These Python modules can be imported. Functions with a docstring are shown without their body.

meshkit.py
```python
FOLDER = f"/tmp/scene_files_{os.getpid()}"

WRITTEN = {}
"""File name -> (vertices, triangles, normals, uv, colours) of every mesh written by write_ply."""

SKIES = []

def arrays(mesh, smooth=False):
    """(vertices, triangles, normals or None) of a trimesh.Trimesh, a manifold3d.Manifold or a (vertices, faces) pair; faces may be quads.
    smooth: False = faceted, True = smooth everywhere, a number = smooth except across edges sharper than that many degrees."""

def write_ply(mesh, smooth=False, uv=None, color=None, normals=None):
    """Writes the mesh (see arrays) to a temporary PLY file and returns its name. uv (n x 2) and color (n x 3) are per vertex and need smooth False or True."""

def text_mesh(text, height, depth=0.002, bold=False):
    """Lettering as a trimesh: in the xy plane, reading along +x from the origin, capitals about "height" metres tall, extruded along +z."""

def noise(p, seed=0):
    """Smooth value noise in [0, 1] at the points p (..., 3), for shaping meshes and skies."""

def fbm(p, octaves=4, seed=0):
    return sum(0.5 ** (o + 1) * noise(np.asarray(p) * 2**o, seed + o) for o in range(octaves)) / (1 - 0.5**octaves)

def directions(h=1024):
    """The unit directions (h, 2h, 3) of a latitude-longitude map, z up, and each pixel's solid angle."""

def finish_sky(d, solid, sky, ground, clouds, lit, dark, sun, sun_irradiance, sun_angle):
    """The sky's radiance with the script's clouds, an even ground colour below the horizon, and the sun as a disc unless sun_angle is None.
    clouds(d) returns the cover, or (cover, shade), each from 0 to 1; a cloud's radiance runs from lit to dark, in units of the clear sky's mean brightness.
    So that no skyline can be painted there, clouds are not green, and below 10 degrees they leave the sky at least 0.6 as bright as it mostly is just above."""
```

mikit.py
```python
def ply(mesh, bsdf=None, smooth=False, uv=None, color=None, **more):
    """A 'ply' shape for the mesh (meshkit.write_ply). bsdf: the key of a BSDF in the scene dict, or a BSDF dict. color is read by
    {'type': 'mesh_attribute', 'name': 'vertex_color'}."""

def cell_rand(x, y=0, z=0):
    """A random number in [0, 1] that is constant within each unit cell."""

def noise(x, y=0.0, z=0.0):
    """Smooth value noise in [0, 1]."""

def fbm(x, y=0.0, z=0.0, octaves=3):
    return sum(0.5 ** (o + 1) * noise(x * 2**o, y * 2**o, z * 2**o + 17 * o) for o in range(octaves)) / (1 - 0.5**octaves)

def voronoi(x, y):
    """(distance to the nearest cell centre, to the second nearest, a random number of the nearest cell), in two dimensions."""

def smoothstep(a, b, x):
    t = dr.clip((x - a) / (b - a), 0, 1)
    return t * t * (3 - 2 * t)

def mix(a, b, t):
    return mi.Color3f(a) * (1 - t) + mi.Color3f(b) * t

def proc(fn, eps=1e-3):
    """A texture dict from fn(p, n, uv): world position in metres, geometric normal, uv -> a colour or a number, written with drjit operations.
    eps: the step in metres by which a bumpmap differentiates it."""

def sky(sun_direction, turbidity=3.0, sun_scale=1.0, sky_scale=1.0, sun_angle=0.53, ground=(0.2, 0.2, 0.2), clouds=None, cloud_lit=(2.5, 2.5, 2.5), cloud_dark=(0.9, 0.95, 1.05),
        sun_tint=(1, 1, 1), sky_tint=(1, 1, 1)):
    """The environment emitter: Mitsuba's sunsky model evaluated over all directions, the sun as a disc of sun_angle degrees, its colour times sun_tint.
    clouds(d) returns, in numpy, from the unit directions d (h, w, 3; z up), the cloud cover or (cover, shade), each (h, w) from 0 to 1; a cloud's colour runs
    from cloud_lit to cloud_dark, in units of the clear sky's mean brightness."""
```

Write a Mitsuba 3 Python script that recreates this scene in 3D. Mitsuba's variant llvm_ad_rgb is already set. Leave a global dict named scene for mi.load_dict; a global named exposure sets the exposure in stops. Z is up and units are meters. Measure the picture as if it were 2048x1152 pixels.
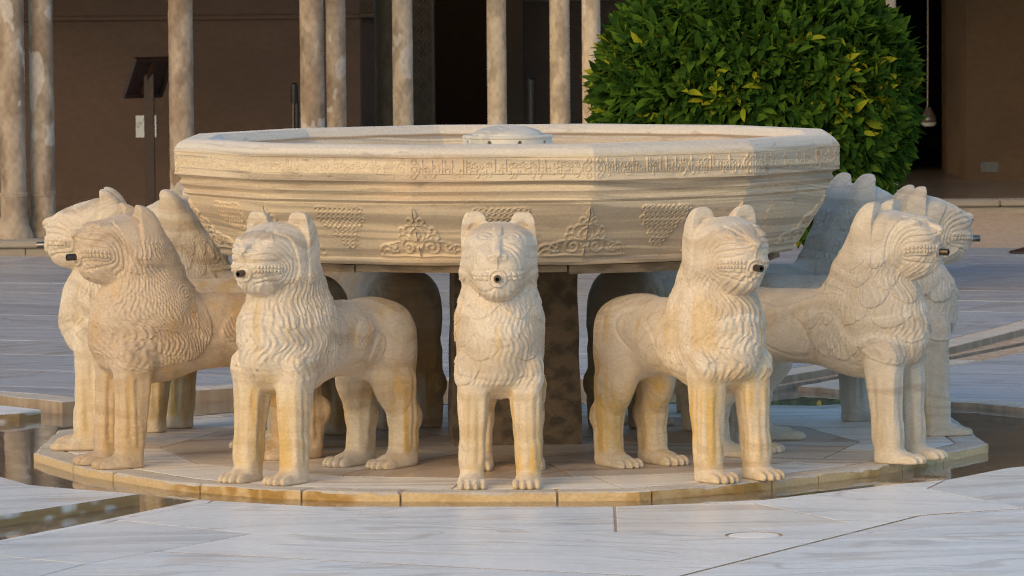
import math
import numpy as np, trimesh, mitsuba as mi, drjit as dr, mikit
import shapely, shapely.geometry as sg, shapely.affinity as sa
from scipy import ndimage
from meshkit import fbm, noise, text_mesh

T = mi.ScalarTransform4f
scene, labels = {'type': 'scene'}, {}
# ---------------------------------------------------------------- camera, sky, exposure
FPX, W0, H0, DIST, HCAM = 10408.0, 2048.0, 1152.0, 19.6, 1.80     # focal length in pixels of the 2048 wide photograph
PITCH, YAW, ROLL = math.atan(641 / FPX), math.atan(6 / FPX), math.radians(.48)
EYE = np.array([0, -DIST, HCAM])
FWD = np.array([math.sin(YAW) * math.cos(PITCH), math.cos(YAW) * math.cos(PITCH), -math.sin(PITCH)])
UP0 = np.array([math.sin(ROLL), 0, math.cos(ROLL)])
RGT = np.cross(FWD, UP0); RGT /= np.linalg.norm(RGT)
UPV = np.cross(RGT, FWD)
scene['camera'] = {'type': 'thinlens', 'aperture_radius': .0045, 'focus_distance': 18.5, 'fov': 2 * math.degrees(math.atan(W0 / 2 / FPX)), 'fov_axis': 'x', 'near_clip': .5, 'far_clip': 500,
                   'to_world': T().look_at(origin=EYE.tolist(), target=(EYE + FWD).tolist(), up=UPV.tolist())}
scene['sky'] = mikit.sky([-.50, -.82, .40], turbidity=3, sun_scale=.42, sky_scale=1.8, sun_angle=44, sun_tint=(1.0, .77, .39), sky_tint=(1.0, .98, .94))
exposure = 1.85

def at(px, py, z=None, d=None):
    """the point of the court under a pixel of the survey photograph: on the level z, or at the distance d in front of the eye"""
    r = FWD + RGT * ((px - W0 / 2) / FPX) - UPV * ((py - H0 / 2) / FPX)
    return EYE + r * ((z - HCAM) / r[2] if z is not None else d / r[1])

def obj(key, mesh, bsdf, smooth=False, label=None, category=None, group=None, kind=None, **kw):
    key = numbered(key)
    scene[key] = mikit.ply(mesh, bsdf, smooth, **kw)
    tag(key, label, category, group, kind)
    return key
def numbered(key):
    if key not in scene and key not in labels:
        return key
    n = 1
    while f'{key}_{n:03d}' in scene or f'{key}_{n:03d}' in labels:
        n += 1
    return f'{key}_{n:03d}'
def tag(key, label=None, category=None, group=None, kind=None):
    e = {k: v for k, v in (('label', label), ('category', category), ('group', group), ('kind', kind)) if v}
    if e:
        labels[key] = e
def thing(name, label, category, group=None):
    key = numbered(name)
    tag(key, label, category, group)
    return key
cat = trimesh.util.concatenate
def mv(m, p=(0, 0, 0), rz=0, s=1):
    m = m.copy()
    if s != 1: m.apply_scale(s)
    if rz: m.apply_transform(trimesh.transformations.rotation_matrix(rz, [0, 0, 1]))
    m.apply_translation(p)
    return m
def box(x0, x1, y0, y1, z0, z1):
    return trimesh.creation.box(bounds=[[x0, y0, z0], [x1, y1, z1]])
def bbox(x0, x1, y0, y1, z0, z1, b=.006):
    """box with chamfered edges"""
    pts = []
    for sx in (0, 1):
        for sy in (0, 1):
            for sz in (0, 1):
                c = np.array([(x0, x1)[sx], (y0, y1)[sy], (z0, z1)[sz]])
                s = np.array([1 - 2 * sx, 1 - 2 * sy, 1 - 2 * sz]) * b
                for k in range(3):
                    q = c + s; q[k] = c[k]; pts.append(q)
    return trimesh.convex.convex_hull(np.array(pts))
def lathe(prof, n=40):
    return trimesh.creation.revolve(np.array(prof), sections=n)
def tube(pts, r, n=10):
    pts = np.asarray(pts, float)
    tn = np.gradient(pts, axis=0); tn /= np.linalg.norm(tn, axis=1, keepdims=True)
    ref = np.array([0, 0, 1.]) if abs(tn[0, 2]) < .9 else np.array([1., 0, 0])
    a = np.cross(tn, ref); a /= np.linalg.norm(a, axis=1, keepdims=True); b = np.cross(tn, a)
    t = np.arange(n) * 2 * np.pi / n
    rr = np.broadcast_to(r, len(pts))
    V = pts[:, None] + rr[:, None, None] * (a[:, None] * np.cos(t)[None, :, None] + b[:, None] * np.sin(t)[None, :, None])
    V = np.vstack([V.reshape(-1, 3), pts[:1], pts[-1:]])
    m, F = len(pts), []
    for i in range(m - 1):
        for j in range(n):
            k = (j + 1) % n
            F += [[i * n + j, (i + 1) * n + j, (i + 1) * n + k], [i * n + j, (i + 1) * n + k, i * n + k]]
    for j in range(n):
        k = (j + 1) % n
        F += [[m * n, j, k], [m * n + 1, (m - 1) * n + k, (m - 1) * n + j]]
    t_ = trimesh.Trimesh(V, F, process=False)
    if t_.volume < 0: t_.invert()
    return t_
def prism(poly, z0, z1):
    ms = []
    for g in getattr(poly, 'geoms', [poly]):
        if g.area > 1e-6:
            m = trimesh.creation.extrude_polygon(g, z1 - z0, engine='earcut'); m.apply_translation([0, 0, z0]); ms.append(m)
    return cat(ms)
def chamfered_slab(poly, z0, z1, c=.004, worn=0.0, seed=0):
    """a flat stone: polygon with an eased, if worn also chipped, upper arris"""
    poly = shapely.geometry.polygon.orient(poly.simplify(.001))
    if worn:
        poly = poly.segmentize(.028)
    out = np.array(poly.exterior.coords)[:-1]
    n = len(out)
    e = np.roll(out, -1, 0) - out
    nr = np.stack([-e[:, 1], e[:, 0]], 1) / np.maximum(np.linalg.norm(e, axis=1, keepdims=True), 1e-9)
    m = nr + np.roll(nr, 1, 0)
    m /= np.maximum((m * nr).sum(1, keepdims=True), .35)
    k = np.full(n, c)
    if worn:
        q = np.c_[out * 16, np.full(n, seed * 3.7)]
        k = c + worn * np.clip(fbm(q, 3, 3) - .42, 0, 1) * 3
    ins = out + m * k[:, None]
    ring_ = sg.Polygon(ins)
    if not ring_.is_valid:
        return prism(poly, z0, z1)
    V = np.vstack([np.c_[out, np.full(n, z0)], np.c_[out, z1 - k * .9], np.c_[ins, np.full(n, z1)]])
    i = np.arange(n); j = (i + 1) % n
    F = np.vstack([np.c_[i, j, n + j], np.c_[i, n + j, n + i], np.c_[n + i, n + j, 2 * n + j], np.c_[n + i, 2 * n + j, 2 * n + i]])
    vt, ft = trimesh.creation.triangulate_polygon(ring_, engine='earcut')
    idx = np.array([int(np.argmin(((ins - v) ** 2).sum(1))) for v in vt])[ft]
    p = ins[idx]
    flip = np.cross(p[:, 1] - p[:, 0], p[:, 2] - p[:, 0]) < 0
    idx[flip] = idx[flip][:, [0, 2, 1]]
    return trimesh.Trimesh(V, np.vstack([F, 2 * n + idx]), process=False)
# ---------------------------------------------------------------- materials
fb, nz, ss, mix, vor = mikit.fbm, mikit.noise, mikit.smoothstep, mikit.mix, mikit.voronoi
def bsdf(key, color, rough=.5, spec=.5, bump=None, bs=1.0, eps=1e-3, **kw):
    b = {'type': 'principled', 'base_color': mikit.proc(color) if callable(color) else {'type': 'rgb', 'value': list(color)}, 'roughness': mikit.proc(rough) if callable(rough) else rough, 'specular': spec, **kw}
    if bump is not None:
        b = {'type': 'bumpmap', 'arbitrary': mikit.proc(bump, eps), 'scale': bs, 'bsdf': b}
    scene[key] = {'type': 'twosided', 'bsdf': b}
    return key

def lion_marble(cream, tan, ochre, amt):
    def f(p, n, uv):
        u, v = uv.x, uv.y
        w = fb(u * 5, v * 5, 3, 2)
        st = fb(u * 2.2 + 3, v * 26 + 7 * w, 1, 3)
        c = mix(cream, tan, ss(.42, .72, st) * .75)
        c = mix(c, (.40, .36, .31), ss(.045, .0, dr.abs(fb(u * 2 + 9, v * 11 + 5 * w, 5, 2) - .5)) * .34)
        c = mix(c, (.36, .33, .29), .30 * ss(.60, .74, nz(p.x * 55, p.y * 55, v * 3.5)) * ss(.5, .7, nz(p.x * 7, p.y * 7, v * 4)))
        c = mix(c, cream, .5 * ss(.5, .8, nz(p.x * 9, p.y * 9, p.z * 9)))
        run = nz(p.x * 40, p.y * 40, v * 2.3) * .65 + .35 * nz(p.x * 95, p.y * 95, v * 5)
        leg = ss(.42, .26, v + .10 * (nz(p.x * 9, p.y * 9, 1) - .5)) * (1 - .7 * ss(.07, .03, v))
        c = mix(c, ochre, leg * (.30 + .65 * ss(.32, .74, run)) * amt * (.5 + .5 * ss(.35, .6, nz(p.x * 6, p.y * 6, 3))))
        chest = ss(.70, .60, v) * ss(.40, .50, v)
        c = mix(c, ochre, chest * ss(.50, .85, nz(p.x * 26, p.y * 26, v * 2)) * amt * .45)
        gr = fb(p.x * 160, p.y * 160, p.z * 160, 2)
        return c * (.86 + .28 * gr)
    return f
def lion_bump(p, n, uv):
    return fb(p.x * 130, p.y * 130, p.z * 130, 2) * .0016 + ss(.70, .82, nz(p.x * 60, p.y * 60, p.z * 60)) * -.0010
for k, a in {'lion_cream': ((.68, .60, .50), (.52, .42, .31), (.60, .40, .13), 1.0), 'lion_tan': ((.58, .47, .36), (.46, .34, .24), (.56, .36, .12), .9),
             'lion_pale': ((.65, .59, .51), (.52, .45, .37), (.50, .36, .17), .5), 'lion_grey': ((.63, .60, .55), (.50, .47, .42), (.44, .34, .20), .3)}.items():
    bsdf(k, lion_marble(*a), .62, .35, lion_bump)

def basin_marble(p, n, uv):
    a = p.x * .9 + p.y * .35
    w = fb(a * 1.6, p.y * 1.2, p.z * 4, 2)
    st = fb(a * 1.1 + 5, p.z * 34 + 5 * w + a * .8, p.y, 3)
    c = mix((.68, .58, .44), (.37, .31, .24), ss(.42, .68, st) * .85)
    c = mix(c, (.34, .29, .235), .50 * ss(.53, .62, fb(a * 1.3 + 9, p.z * 80 + 7 * w + 2 * a, 3, 3)))
    c = mix(c, (.62, .46, .32), .45 * ss(.55, .8, nz(a * 3.1, p.z * 9 + 3, 2)))
    c = mix(c, (.72, .67, .60), .8 * ss(1.135, 1.15, p.z))  # rim top paled: whitish skylight put into the colour
    c = mix(c, (.20, .16, .12), .30 * ss(.62, .80, fb(a * 20, p.z * 70, 9, 3)) * ss(.5, .7, nz(a * 3, p.z * 5, 4)))
    rr = dr.sqrt(p.x * p.x + p.y * p.y)
    c = mix(c, (.34, .22, .11), .8 * ss(.007, .002, dr.abs(p.z - 1.139 + .003 * nz(a * 9, 1, 1))) * ss(1.126, 1.118, rr))
    gr = fb(p.x * 170, p.y * 170, p.z * 170, 2)
    return c * (.88 + .24 * gr)
bsdf('basin_marble', basin_marble, .60, .35, lambda p, n, uv: fb(p.x * 90, p.y * 90, p.z * 90, 3) * .0016)
bsdf('dome_marble', lambda p, n, uv: mix((.66, .64, .60), (.50, .49, .46), ss(.45, .7, fb(p.x * 14 + 4 * nz(p.x * 8, p.y * 8, 1), p.y * 6, p.z * 20, 3))), .55, .4, lion_bump)
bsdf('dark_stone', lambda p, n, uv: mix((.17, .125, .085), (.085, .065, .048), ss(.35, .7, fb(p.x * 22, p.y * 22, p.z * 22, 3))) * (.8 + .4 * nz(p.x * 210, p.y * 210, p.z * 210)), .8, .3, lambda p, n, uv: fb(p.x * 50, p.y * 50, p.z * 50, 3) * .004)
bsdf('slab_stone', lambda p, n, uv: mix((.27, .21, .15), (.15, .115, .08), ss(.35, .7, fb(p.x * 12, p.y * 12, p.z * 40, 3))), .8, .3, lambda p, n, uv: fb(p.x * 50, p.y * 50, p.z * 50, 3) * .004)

def paving(ang, base, vein, seed, amt):
    ca, sn = math.cos(ang), math.sin(ang)
    def f(p, n, uv):
        a, b = p.x * ca + p.y * sn, -p.x * sn + p.y * ca
        w = fb(a * 1.3 + seed, b * 2.5, seed, 3)
        st = fb(a * 1.1 + seed, b * 13 + 6 * w, 2.3, 3)
        c = mix(base, vein, ss(.44, .74, st) * amt)
        c = mix(c, (.42, .40, .39), ss(.030, .0, dr.abs(fb(a * .9, b * 5 + 4 * w, seed + 3, 3) - .5)) * .45)
        c = mix(c, (.50, .40, .30), .35 * ss(.62, .85, fb(a * 3, b * 9, seed + 7, 3)))
        side = ss(.6, .3, dr.abs(n.z))
        algae = mix((.40, .30, .17), (.26, .17, .07), fb(p.x * 9, p.y * 9, p.z * 60, 3))
        c = mix(c, algae, side * ss(.25, .6, nz(p.x * 14, p.y * 14, p.z * 30) + .2))
        return c * (.93 + .14 * fb(p.x * 60, p.y * 60, 1, 2))
    return f
def paving_rough(p, n, uv):
    far = ss(1.0, 6.0, p.y)
    return .30 - .17 * far + (.20 - .10 * far) * fb(p.x * 2.2, p.y * 3.0, 4, 3) + .35 * ss(.6, .3, dr.abs(n.z))
def paving_bump(p, n, uv):
    return fb(p.x * 7, p.y * 7, 1, 3) * .0016 + fb(p.x * 90, p.y * 90, 3, 2) * .00025
PAVE = []
for i, (ang, base, vein, amt) in enumerate(((.10, (.75, .78, .80), (.53, .56, .59), .55), (-.35, (.78, .80, .81), (.58, .60, .62), .5), (.30, (.67, .70, .72), (.48, .50, .52), .65), (.05, (.77, .76, .73), (.56, .49, .43), .75))):
    PAVE.append(bsdf(f'paving_marble_{"abcd"[i]}', paving(ang, base, vein, 3.1 * i + 1, amt), paving_rough, .5, paving_bump))
FAR = []
for i, (ang, base, vein, amt) in enumerate(((-.42, (.70, .72, .76), (.50, .51, .53), .6), (-.35, (.74, .75, .78), (.55, .55, .57), .6), (-.48, (.64, .65, .69), (.46, .45, .47), .7), (.9, (.71, .71, .72), (.50, .48, .47), .6))):
    FAR.append(f'polished_marble_{"abcd"[i]}')
    scene[FAR[-1]] = {'type': 'twosided', 'bsdf': {'type': 'bumpmap', 'arbitrary': mikit.proc(paving_bump), 'scale': 1.0, 'bsdf': {'type': 'roughplastic', 'alpha': .20, 'int_ior': 1.36, 'nonlinear': False, 'diffuse_reflectance': mikit.proc(paving(ang, base, vein, 4.3 * i + 2, amt))}}}
WET_SHADED = []  # wet brown marble, its colour also darkened for the shadows mid platform
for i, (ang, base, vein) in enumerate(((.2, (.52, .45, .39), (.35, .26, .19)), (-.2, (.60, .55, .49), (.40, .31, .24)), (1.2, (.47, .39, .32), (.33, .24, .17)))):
    WET_SHADED.append(bsdf(f'wet_shaded_marble_{"abc"[i]}', paving(ang, base, vein, 5.7 * i + 2, .9), paving_rough, .5, paving_bump))
def edging(p, n, uv):
    c = mix((.60, .56, .50), (.46, .40, .33), fb(p.x * 9, p.y * 9, p.z * 9, 3))
    side = ss(.75, .35, dr.abs(n.z))
    al = mix((.56, .42, .24), (.34, .20, .055), ss(.35, .65, nz(p.x * 4.5, p.y * 4.5, 2)) * ss(.15, .55, nz(p.x * 26, p.y * 26, p.z * 18)))
    c = mix(c, al, side)
    return c * (.86 + .28 * fb(p.x * 110, p.y * 110, p.z * 110, 2))
bsdf('edging_marble', edging, .55, .4, lambda p, n, uv: fb(p.x * 70, p.y * 70, p.z * 70, 3) * .003)
bsdf('mortar', lambda p, n, uv: mix((.30, .22, .16), (.42, .35, .28), nz(p.x * 40, p.y * 40, 1)), .9, .2)
bsdf('channel_bed', lambda p, n, uv: mix((.56, .49, .40), (.40, .31, .21), fb(p.x * 5, p.y * 5, 2, 4)), .9, .2)
scene['water_surface'] = {'type': 'dielectric', 'int_ior': 1.33, 'ext_ior': 1.0}

def plaster(c1, c2, seed):
    def f(p, n, uv):
        c = mix(c1, c2, ss(.3, .7, fb(p.x * .9 + seed, p.y * .9, p.z * 1.1, 4)))
        return c * (.9 + .2 * fb(p.x * 30, p.y * 30, p.z * 30, 2))
    return f
bsdf('brown_plaster', plaster((.120, .080, .064), (.094, .063, .051), 1), .9, .2, lambda p, n, uv: fb(p.x * 14, p.y * 14, p.z * 14, 3) * .004)
bsdf('ochre_plaster', plaster((.115, .072, .044), (.088, .057, .037), 5), .9, .2, lambda p, n, uv: fb(p.x * 14, p.y * 14, p.z * 14, 3) * .004)
bsdf('stucco', lambda p, n, uv: mix((.22, .16, .11), (.13, .09, .06), fb(p.x * 16, p.y * 16, p.z * 16, 3)), .9, .2)
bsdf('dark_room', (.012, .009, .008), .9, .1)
bsdf('dark_wood', lambda p, n, uv: mix((.055, .030, .020), (.03, .016, .011), fb(p.x * 60, p.y * 60, p.z * 3, 3)), .6, .4)
def column_stone(seed, base, dirt):
    def f(p, n, uv):
        n1 = fb(p.x * 8 + seed, p.y * 8, p.z * 3.0, 5)
        c = mix(base, dirt, ss(.42, .66, n1) * .65)
        c = mix(c, (.12, .085, .06), ss(.52, .64, fb(p.x * 11 + seed * 2, p.y * 11, p.z * 4.5, 5)) * .35)
        c = mix(c, (.58, .55, .52), ss(.660, .675, fb(p.x * 6 + seed * 3, p.y * 6, p.z * 2.6 + 5, 4)) * .6)
        return c * (.72 + .56 * fb(p.x * 45, p.y * 45, p.z * 26, 4))
    return f
bsdf('column_worn', column_stone(2, (.40, .33, .265), (.20, .14, .095)), .75, .3, lambda p, n, uv: fb(p.x * 45, p.y * 45, p.z * 30, 3) * .006)
bsdf('column_clean', column_stone(7, (.53, .45, .36), (.42, .34, .255)), .7, .3, lambda p, n, uv: fb(p.x * 45, p.y * 45, p.z * 30, 3) * .003)
bsdf('column_shaded', column_stone(4, (.20, .13, .07), (.12, .075, .04)), .75, .3, lambda p, n, uv: fb(p.x * 45, p.y * 45, p.z * 30, 3) * .003)  # darker copy of the column stone, with shade painted into the colour
bsdf('stylobate_stone', lambda p, n, uv: mix((.36, .33, .30), (.25, .22, .19), fb(p.x * 3, p.y * 3, p.z * 16, 4)), .7, .3, lambda p, n, uv: fb(p.x * 40, p.y * 40, p.z * 40, 3) * .003)
bsdf('gallery_floor', lambda p, n, uv: mix((.20, .16, .13), (.12, .09, .07), fb(p.x * 2, p.y * 2, 1, 4)), .25, .5)
bsdf('black_metal', (.012, .010, .010), .45, .5)
bsdf('brown_metal', lambda p, n, uv: mix((.050, .026, .020), (.035, .018, .014), nz(p.x * 30, p.y * 30, p.z * 30)), .5, .5)
bsdf('steel', lambda p, n, uv: mix((.40, .38, .36), (.16, .13, .11), fb(p.x * 90, p.y * 90, p.z * 90, 2)), .32, .5, None, metallic=1.0)
bsdf('dull_steel', lambda p, n, uv: mix((.20, .17, .15), (.09, .07, .06), fb(p.x * 90, p.y * 90, p.z * 90, 2)), .45, .5, None, metallic=1.0)
bsdf('hole_dark', (.01, .008, .006), .9, .1)
bsdf('paper', (.62, .64, .68), .8, .2)
bsdf('ink', (.06, .07, .14), .8, .2)
bsdf('cord', (.42, .34, .26), .8, .2)
bsdf('grey_plate', lambda p, n, uv: mix((.10, .10, .10), (.075, .072, .07), nz(p.x * 40, p.y * 40, p.z * 40)), .55, .4)
bsdf('lamp_glass', (.10, .08, .07), .12, .6)
bsdf('lamp_rim', (.55, .52, .48), .4, .5)
bsdf('rope', lambda p, n, uv: mix((.035, .03, .03), (.06, .05, .048), nz(p.x * 300, p.y * 300, p.z * 300)), .7, .3)
bsdf('bark', lambda p, n, uv: mix((.10, .07, .045), (.06, .04, .028), fb(p.x * 30, p.y * 30, p.z * 8, 3)), .9, .2)
def leaf_mat(key, c1, c2, rough):
    scene[key] = {'type': 'principledthin', 'base_color': mikit.proc(lambda p, n, uv: mix(c1, c2, mikit.cell_rand(p.x * 22, p.y * 22, p.z * 22))), 'roughness': rough, 'spec_trans': 0.0, 'diff_trans': .5, 'eta': 1.45}
leaf_mat('leaf_green', (.052, .115, .016), (.088, .165, .020), .34)
leaf_mat('leaf_dark', (.025, .066, .013), (.044, .098, .017), .32)
leaf_mat('leaf_yellow', (.36, .34, .025), (.20, .28, .022), .40)
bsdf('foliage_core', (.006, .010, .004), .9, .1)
# ---------------------------------------------------------------- the court: ground, water, paving
ZP, ZW, ZB = -.010, -.032, -.085         # paving level, water level, channel bed (the fountain's platform is level 0)
def ground_poly(px, z=ZP):
    return sg.Polygon([at(x, y, z)[:2] for x, y in px]).buffer(0)
WATER = ground_poly([(-900, 1260), (200, 1041), (400, 999), (425, 1001), (640, 1013), (1000, 1013), (1229, 1013), (1374, 1007), (1524, 1000), (1774, 970), (1889, 960), (2010, 936), (2300, 906), (2700, 880),
                     (2700, 860), (2300, 838), (2048, 815), (1950, 805), (1889, 803), (1800, 793), (1640, 774), (1595, 772), (1900, 719), (2300, 640), (2300, 634), (1905, 711), (1527, 776), (1000, 768), (473, 779),
                     (300, 792), (174, 804), (124, 808), (0, 795), (-300, 770), (-900, 800)])
DROP = at(1508, 1070, ZP)[:2]
base = sg.box(-70, -60, 70, 95).difference(WATER)
obj('court_ground', prism(base, -.30, ZP - .0028), 'mortar', kind='structure')
obj('channel_bed', box(-12, 12, -6, 12, -.34, ZB), 'channel_bed', kind='structure')
# the water: one sheet with faint ripples
wx = np.linspace(-4.5, 4.5, 181); wy = np.linspace(-4.2, 5.2, 181)
GX, GY = np.meshgrid(wx, wy, indexing='ij')
q = np.stack([GX * 3.2, GY * 3.2, GX * 0], -1)
GZ = ZW + .0016 * (fbm(q, 3, 5) - .5)
I = np.arange(181 * 181).reshape(181, 181)
wf = np.stack([I[:-1, :-1], I[1:, :-1], I[1:, 1:], I[:-1, 1:]], -1).reshape(-1, 4)
cen = np.stack([GX, GY], -1).reshape(-1, 2)[wf].mean(1)
keep = shapely.contains_xy(WATER.buffer(.06), cen[:, 0], cen[:, 1]) & ~shapely.contains_xy(sg.Point(0, 0).buffer(1.55), cen[:, 0], cen[:, 1])
obj('water', (np.stack([GX, GY, GZ], -1).reshape(-1, 3), wf[keep]), 'water_surface', smooth=True, kind='structure')

tag('court_paving', kind='structure')
rs = np.random.RandomState(4)
GAP = .0042
def slab(poly, z1=ZP, bs=None, holder='court_paving', name='slab', th=.045, c=.0018, worn=0.0):
    for g in getattr(poly, 'geoms', [poly]):
        g = g.buffer(-GAP * rs.uniform(.5, 1.25), join_style=2)
        for h in getattr(g, 'geoms', [g]):
            if h.area > .003:
                dz = rs.uniform(-.0005, .0005)
                obj(f'{holder}__{name}', (prism(h, z1 - th, z1 + dz) if h.interiors else chamfered_slab(h, z1 - th, z1 + dz, c, worn, rs.randint(99))), bs or PAVE[rs.randint(4)])
front = [[(425, 1001), (640, 1013), (1000, 1013), (1229, 1013), (1232, 1064), (1000, 1066), (505, 1067), (230, 1040), (415, 1006)],
         [(1229, 1013), (1374, 1007), (1509, 1007), (1694, 1045), (1459, 1060), (1232, 1064)],
         [(1509, 1007), (1649, 990), (1854, 977), (2048, 1016), (1874, 1027), (1694, 1045)],
         [(1374, 1007), (1524, 1000), (1774, 970), (1889, 960), (1854, 977), (1649, 990), (1509, 1007)],
         [(1889, 960), (2010, 936), (2300, 906), (2300, 1000), (2048, 1016), (1854, 977)],
         [(1840, 1031), (2048, 1016), (2300, 1000), (2300, 1320), (760, 1300), (1360, 1152)],
         [(505, 1067), (1000, 1066), (1232, 1064), (1459, 1060), (1694, 1045), (1840, 1031), (1360, 1152), (1330, 1154), (1024, 1140), (310, 1103)],
         [(310, 1103), (1024, 1140), (1330, 1154), (1360, 1152), (760, 1300), (-400, 1300), (80, 1152), (170, 1128)],
         [(-80, 1100), (200, 1048), (232, 1041), (505, 1067), (310, 1103), (170, 1128), (0, 1112)],
         [(-80, 1100), (0, 1112), (170, 1128), (80, 1152), (-400, 1300), (-500, 1180)],
         [(-500, 1177), (200, 1041), (400, 999), (425, 1001), (415, 1006), (230, 1040), (200, 1048), (-80, 1100), (-500, 1185)]]
hole = sg.Point(*DROP).buffer(.088, 32)
for k, px in enumerate(front):
    g = ground_poly(px)
    if g.intersects(hole): g = g.difference(hole)
    slab(g, bs=PAVE[(0, 3, 1, 1, 2, 0, 1, 0, 2, 2, 1)[k]])
disc = mv(lathe([(0, -.03), (.0815, -.03), (.0815, -.002), (.0795, 0), (0, 0)], 48), (*DROP, ZP))
obj('drain_cover', disc, bsdf('plug_marble', (.88, .89, .89), .35, .5), label='small round white marble plug set in the foreground paving', category='drain cover')
# near left slab between the channel and the pool, and the little slab end behind it
slab(ground_poly([(-420, 850), (0, 953), (60, 970), (150, 978), (283, 988), (140, 1010), (0, 1032), (-420, 1105)], .004), .004, PAVE[2], th=.08, c=.004, worn=.016)
slab(ground_poly([(-420, 780), (0, 810), (84, 819), (40, 825), (0, 828), (-420, 850)], .004), .004, PAVE[0], th=.08, c=.005)
# beyond the pool: right hand paving and the raised paving at the back
ca, sa_ = math.cos(math.radians(-23.6)), math.sin(math.radians(-23.6))
TERR = ground_poly([(-900, 800), (-300, 772), (0, 791), (124, 804), (174, 800), (300, 787), (473, 775), (1000, 757), (1527, 758), (1631, 741), (1905, 693), (2048, 657), (2300, 585)], .02)
terr = TERR.union(sg.Polygon([at(-900, 800, .02)[:2], (-16, 4), (-16, 32), (22, 32), at(2300, 585, .02)[:2] + np.array([6, 13]), at(2300, 585, .02)[:2], at(1000, 757, .02)[:2]])).buffer(0)
FRONT_T = [(-300, 772), (0, 791), (124, 804), (174, 800), (300, 787), (473, 775), (1000, 757), (1527, 758), (1631, 741), (1905, 693), (2048, 657), (2300, 585)]
pts = [tuple(at(x, y, .02)[:2]) for x, y in FRONT_T]
terr = sg.Polygon([(-16, pts[0][1]), *pts, (pts[-1][0] + 5.6, pts[-1][1] + 12.8), (22, 32), (-16, 32)]).buffer(0)
right = ground_poly([(1595, 772), (1640, 774), (1800, 793), (1889, 803), (1950, 805), (2048, 815), (2300, 838), (2700, 860), (2700, 640), (2300, 640), (1900, 719)])
right = right.union(sg.Polygon([at(2300, 838, ZP)[:2], at(2700, 860, ZP)[:2], (9, 6), (16, 20), at(2300, 640, ZP)[:2]])).buffer(0)
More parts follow.
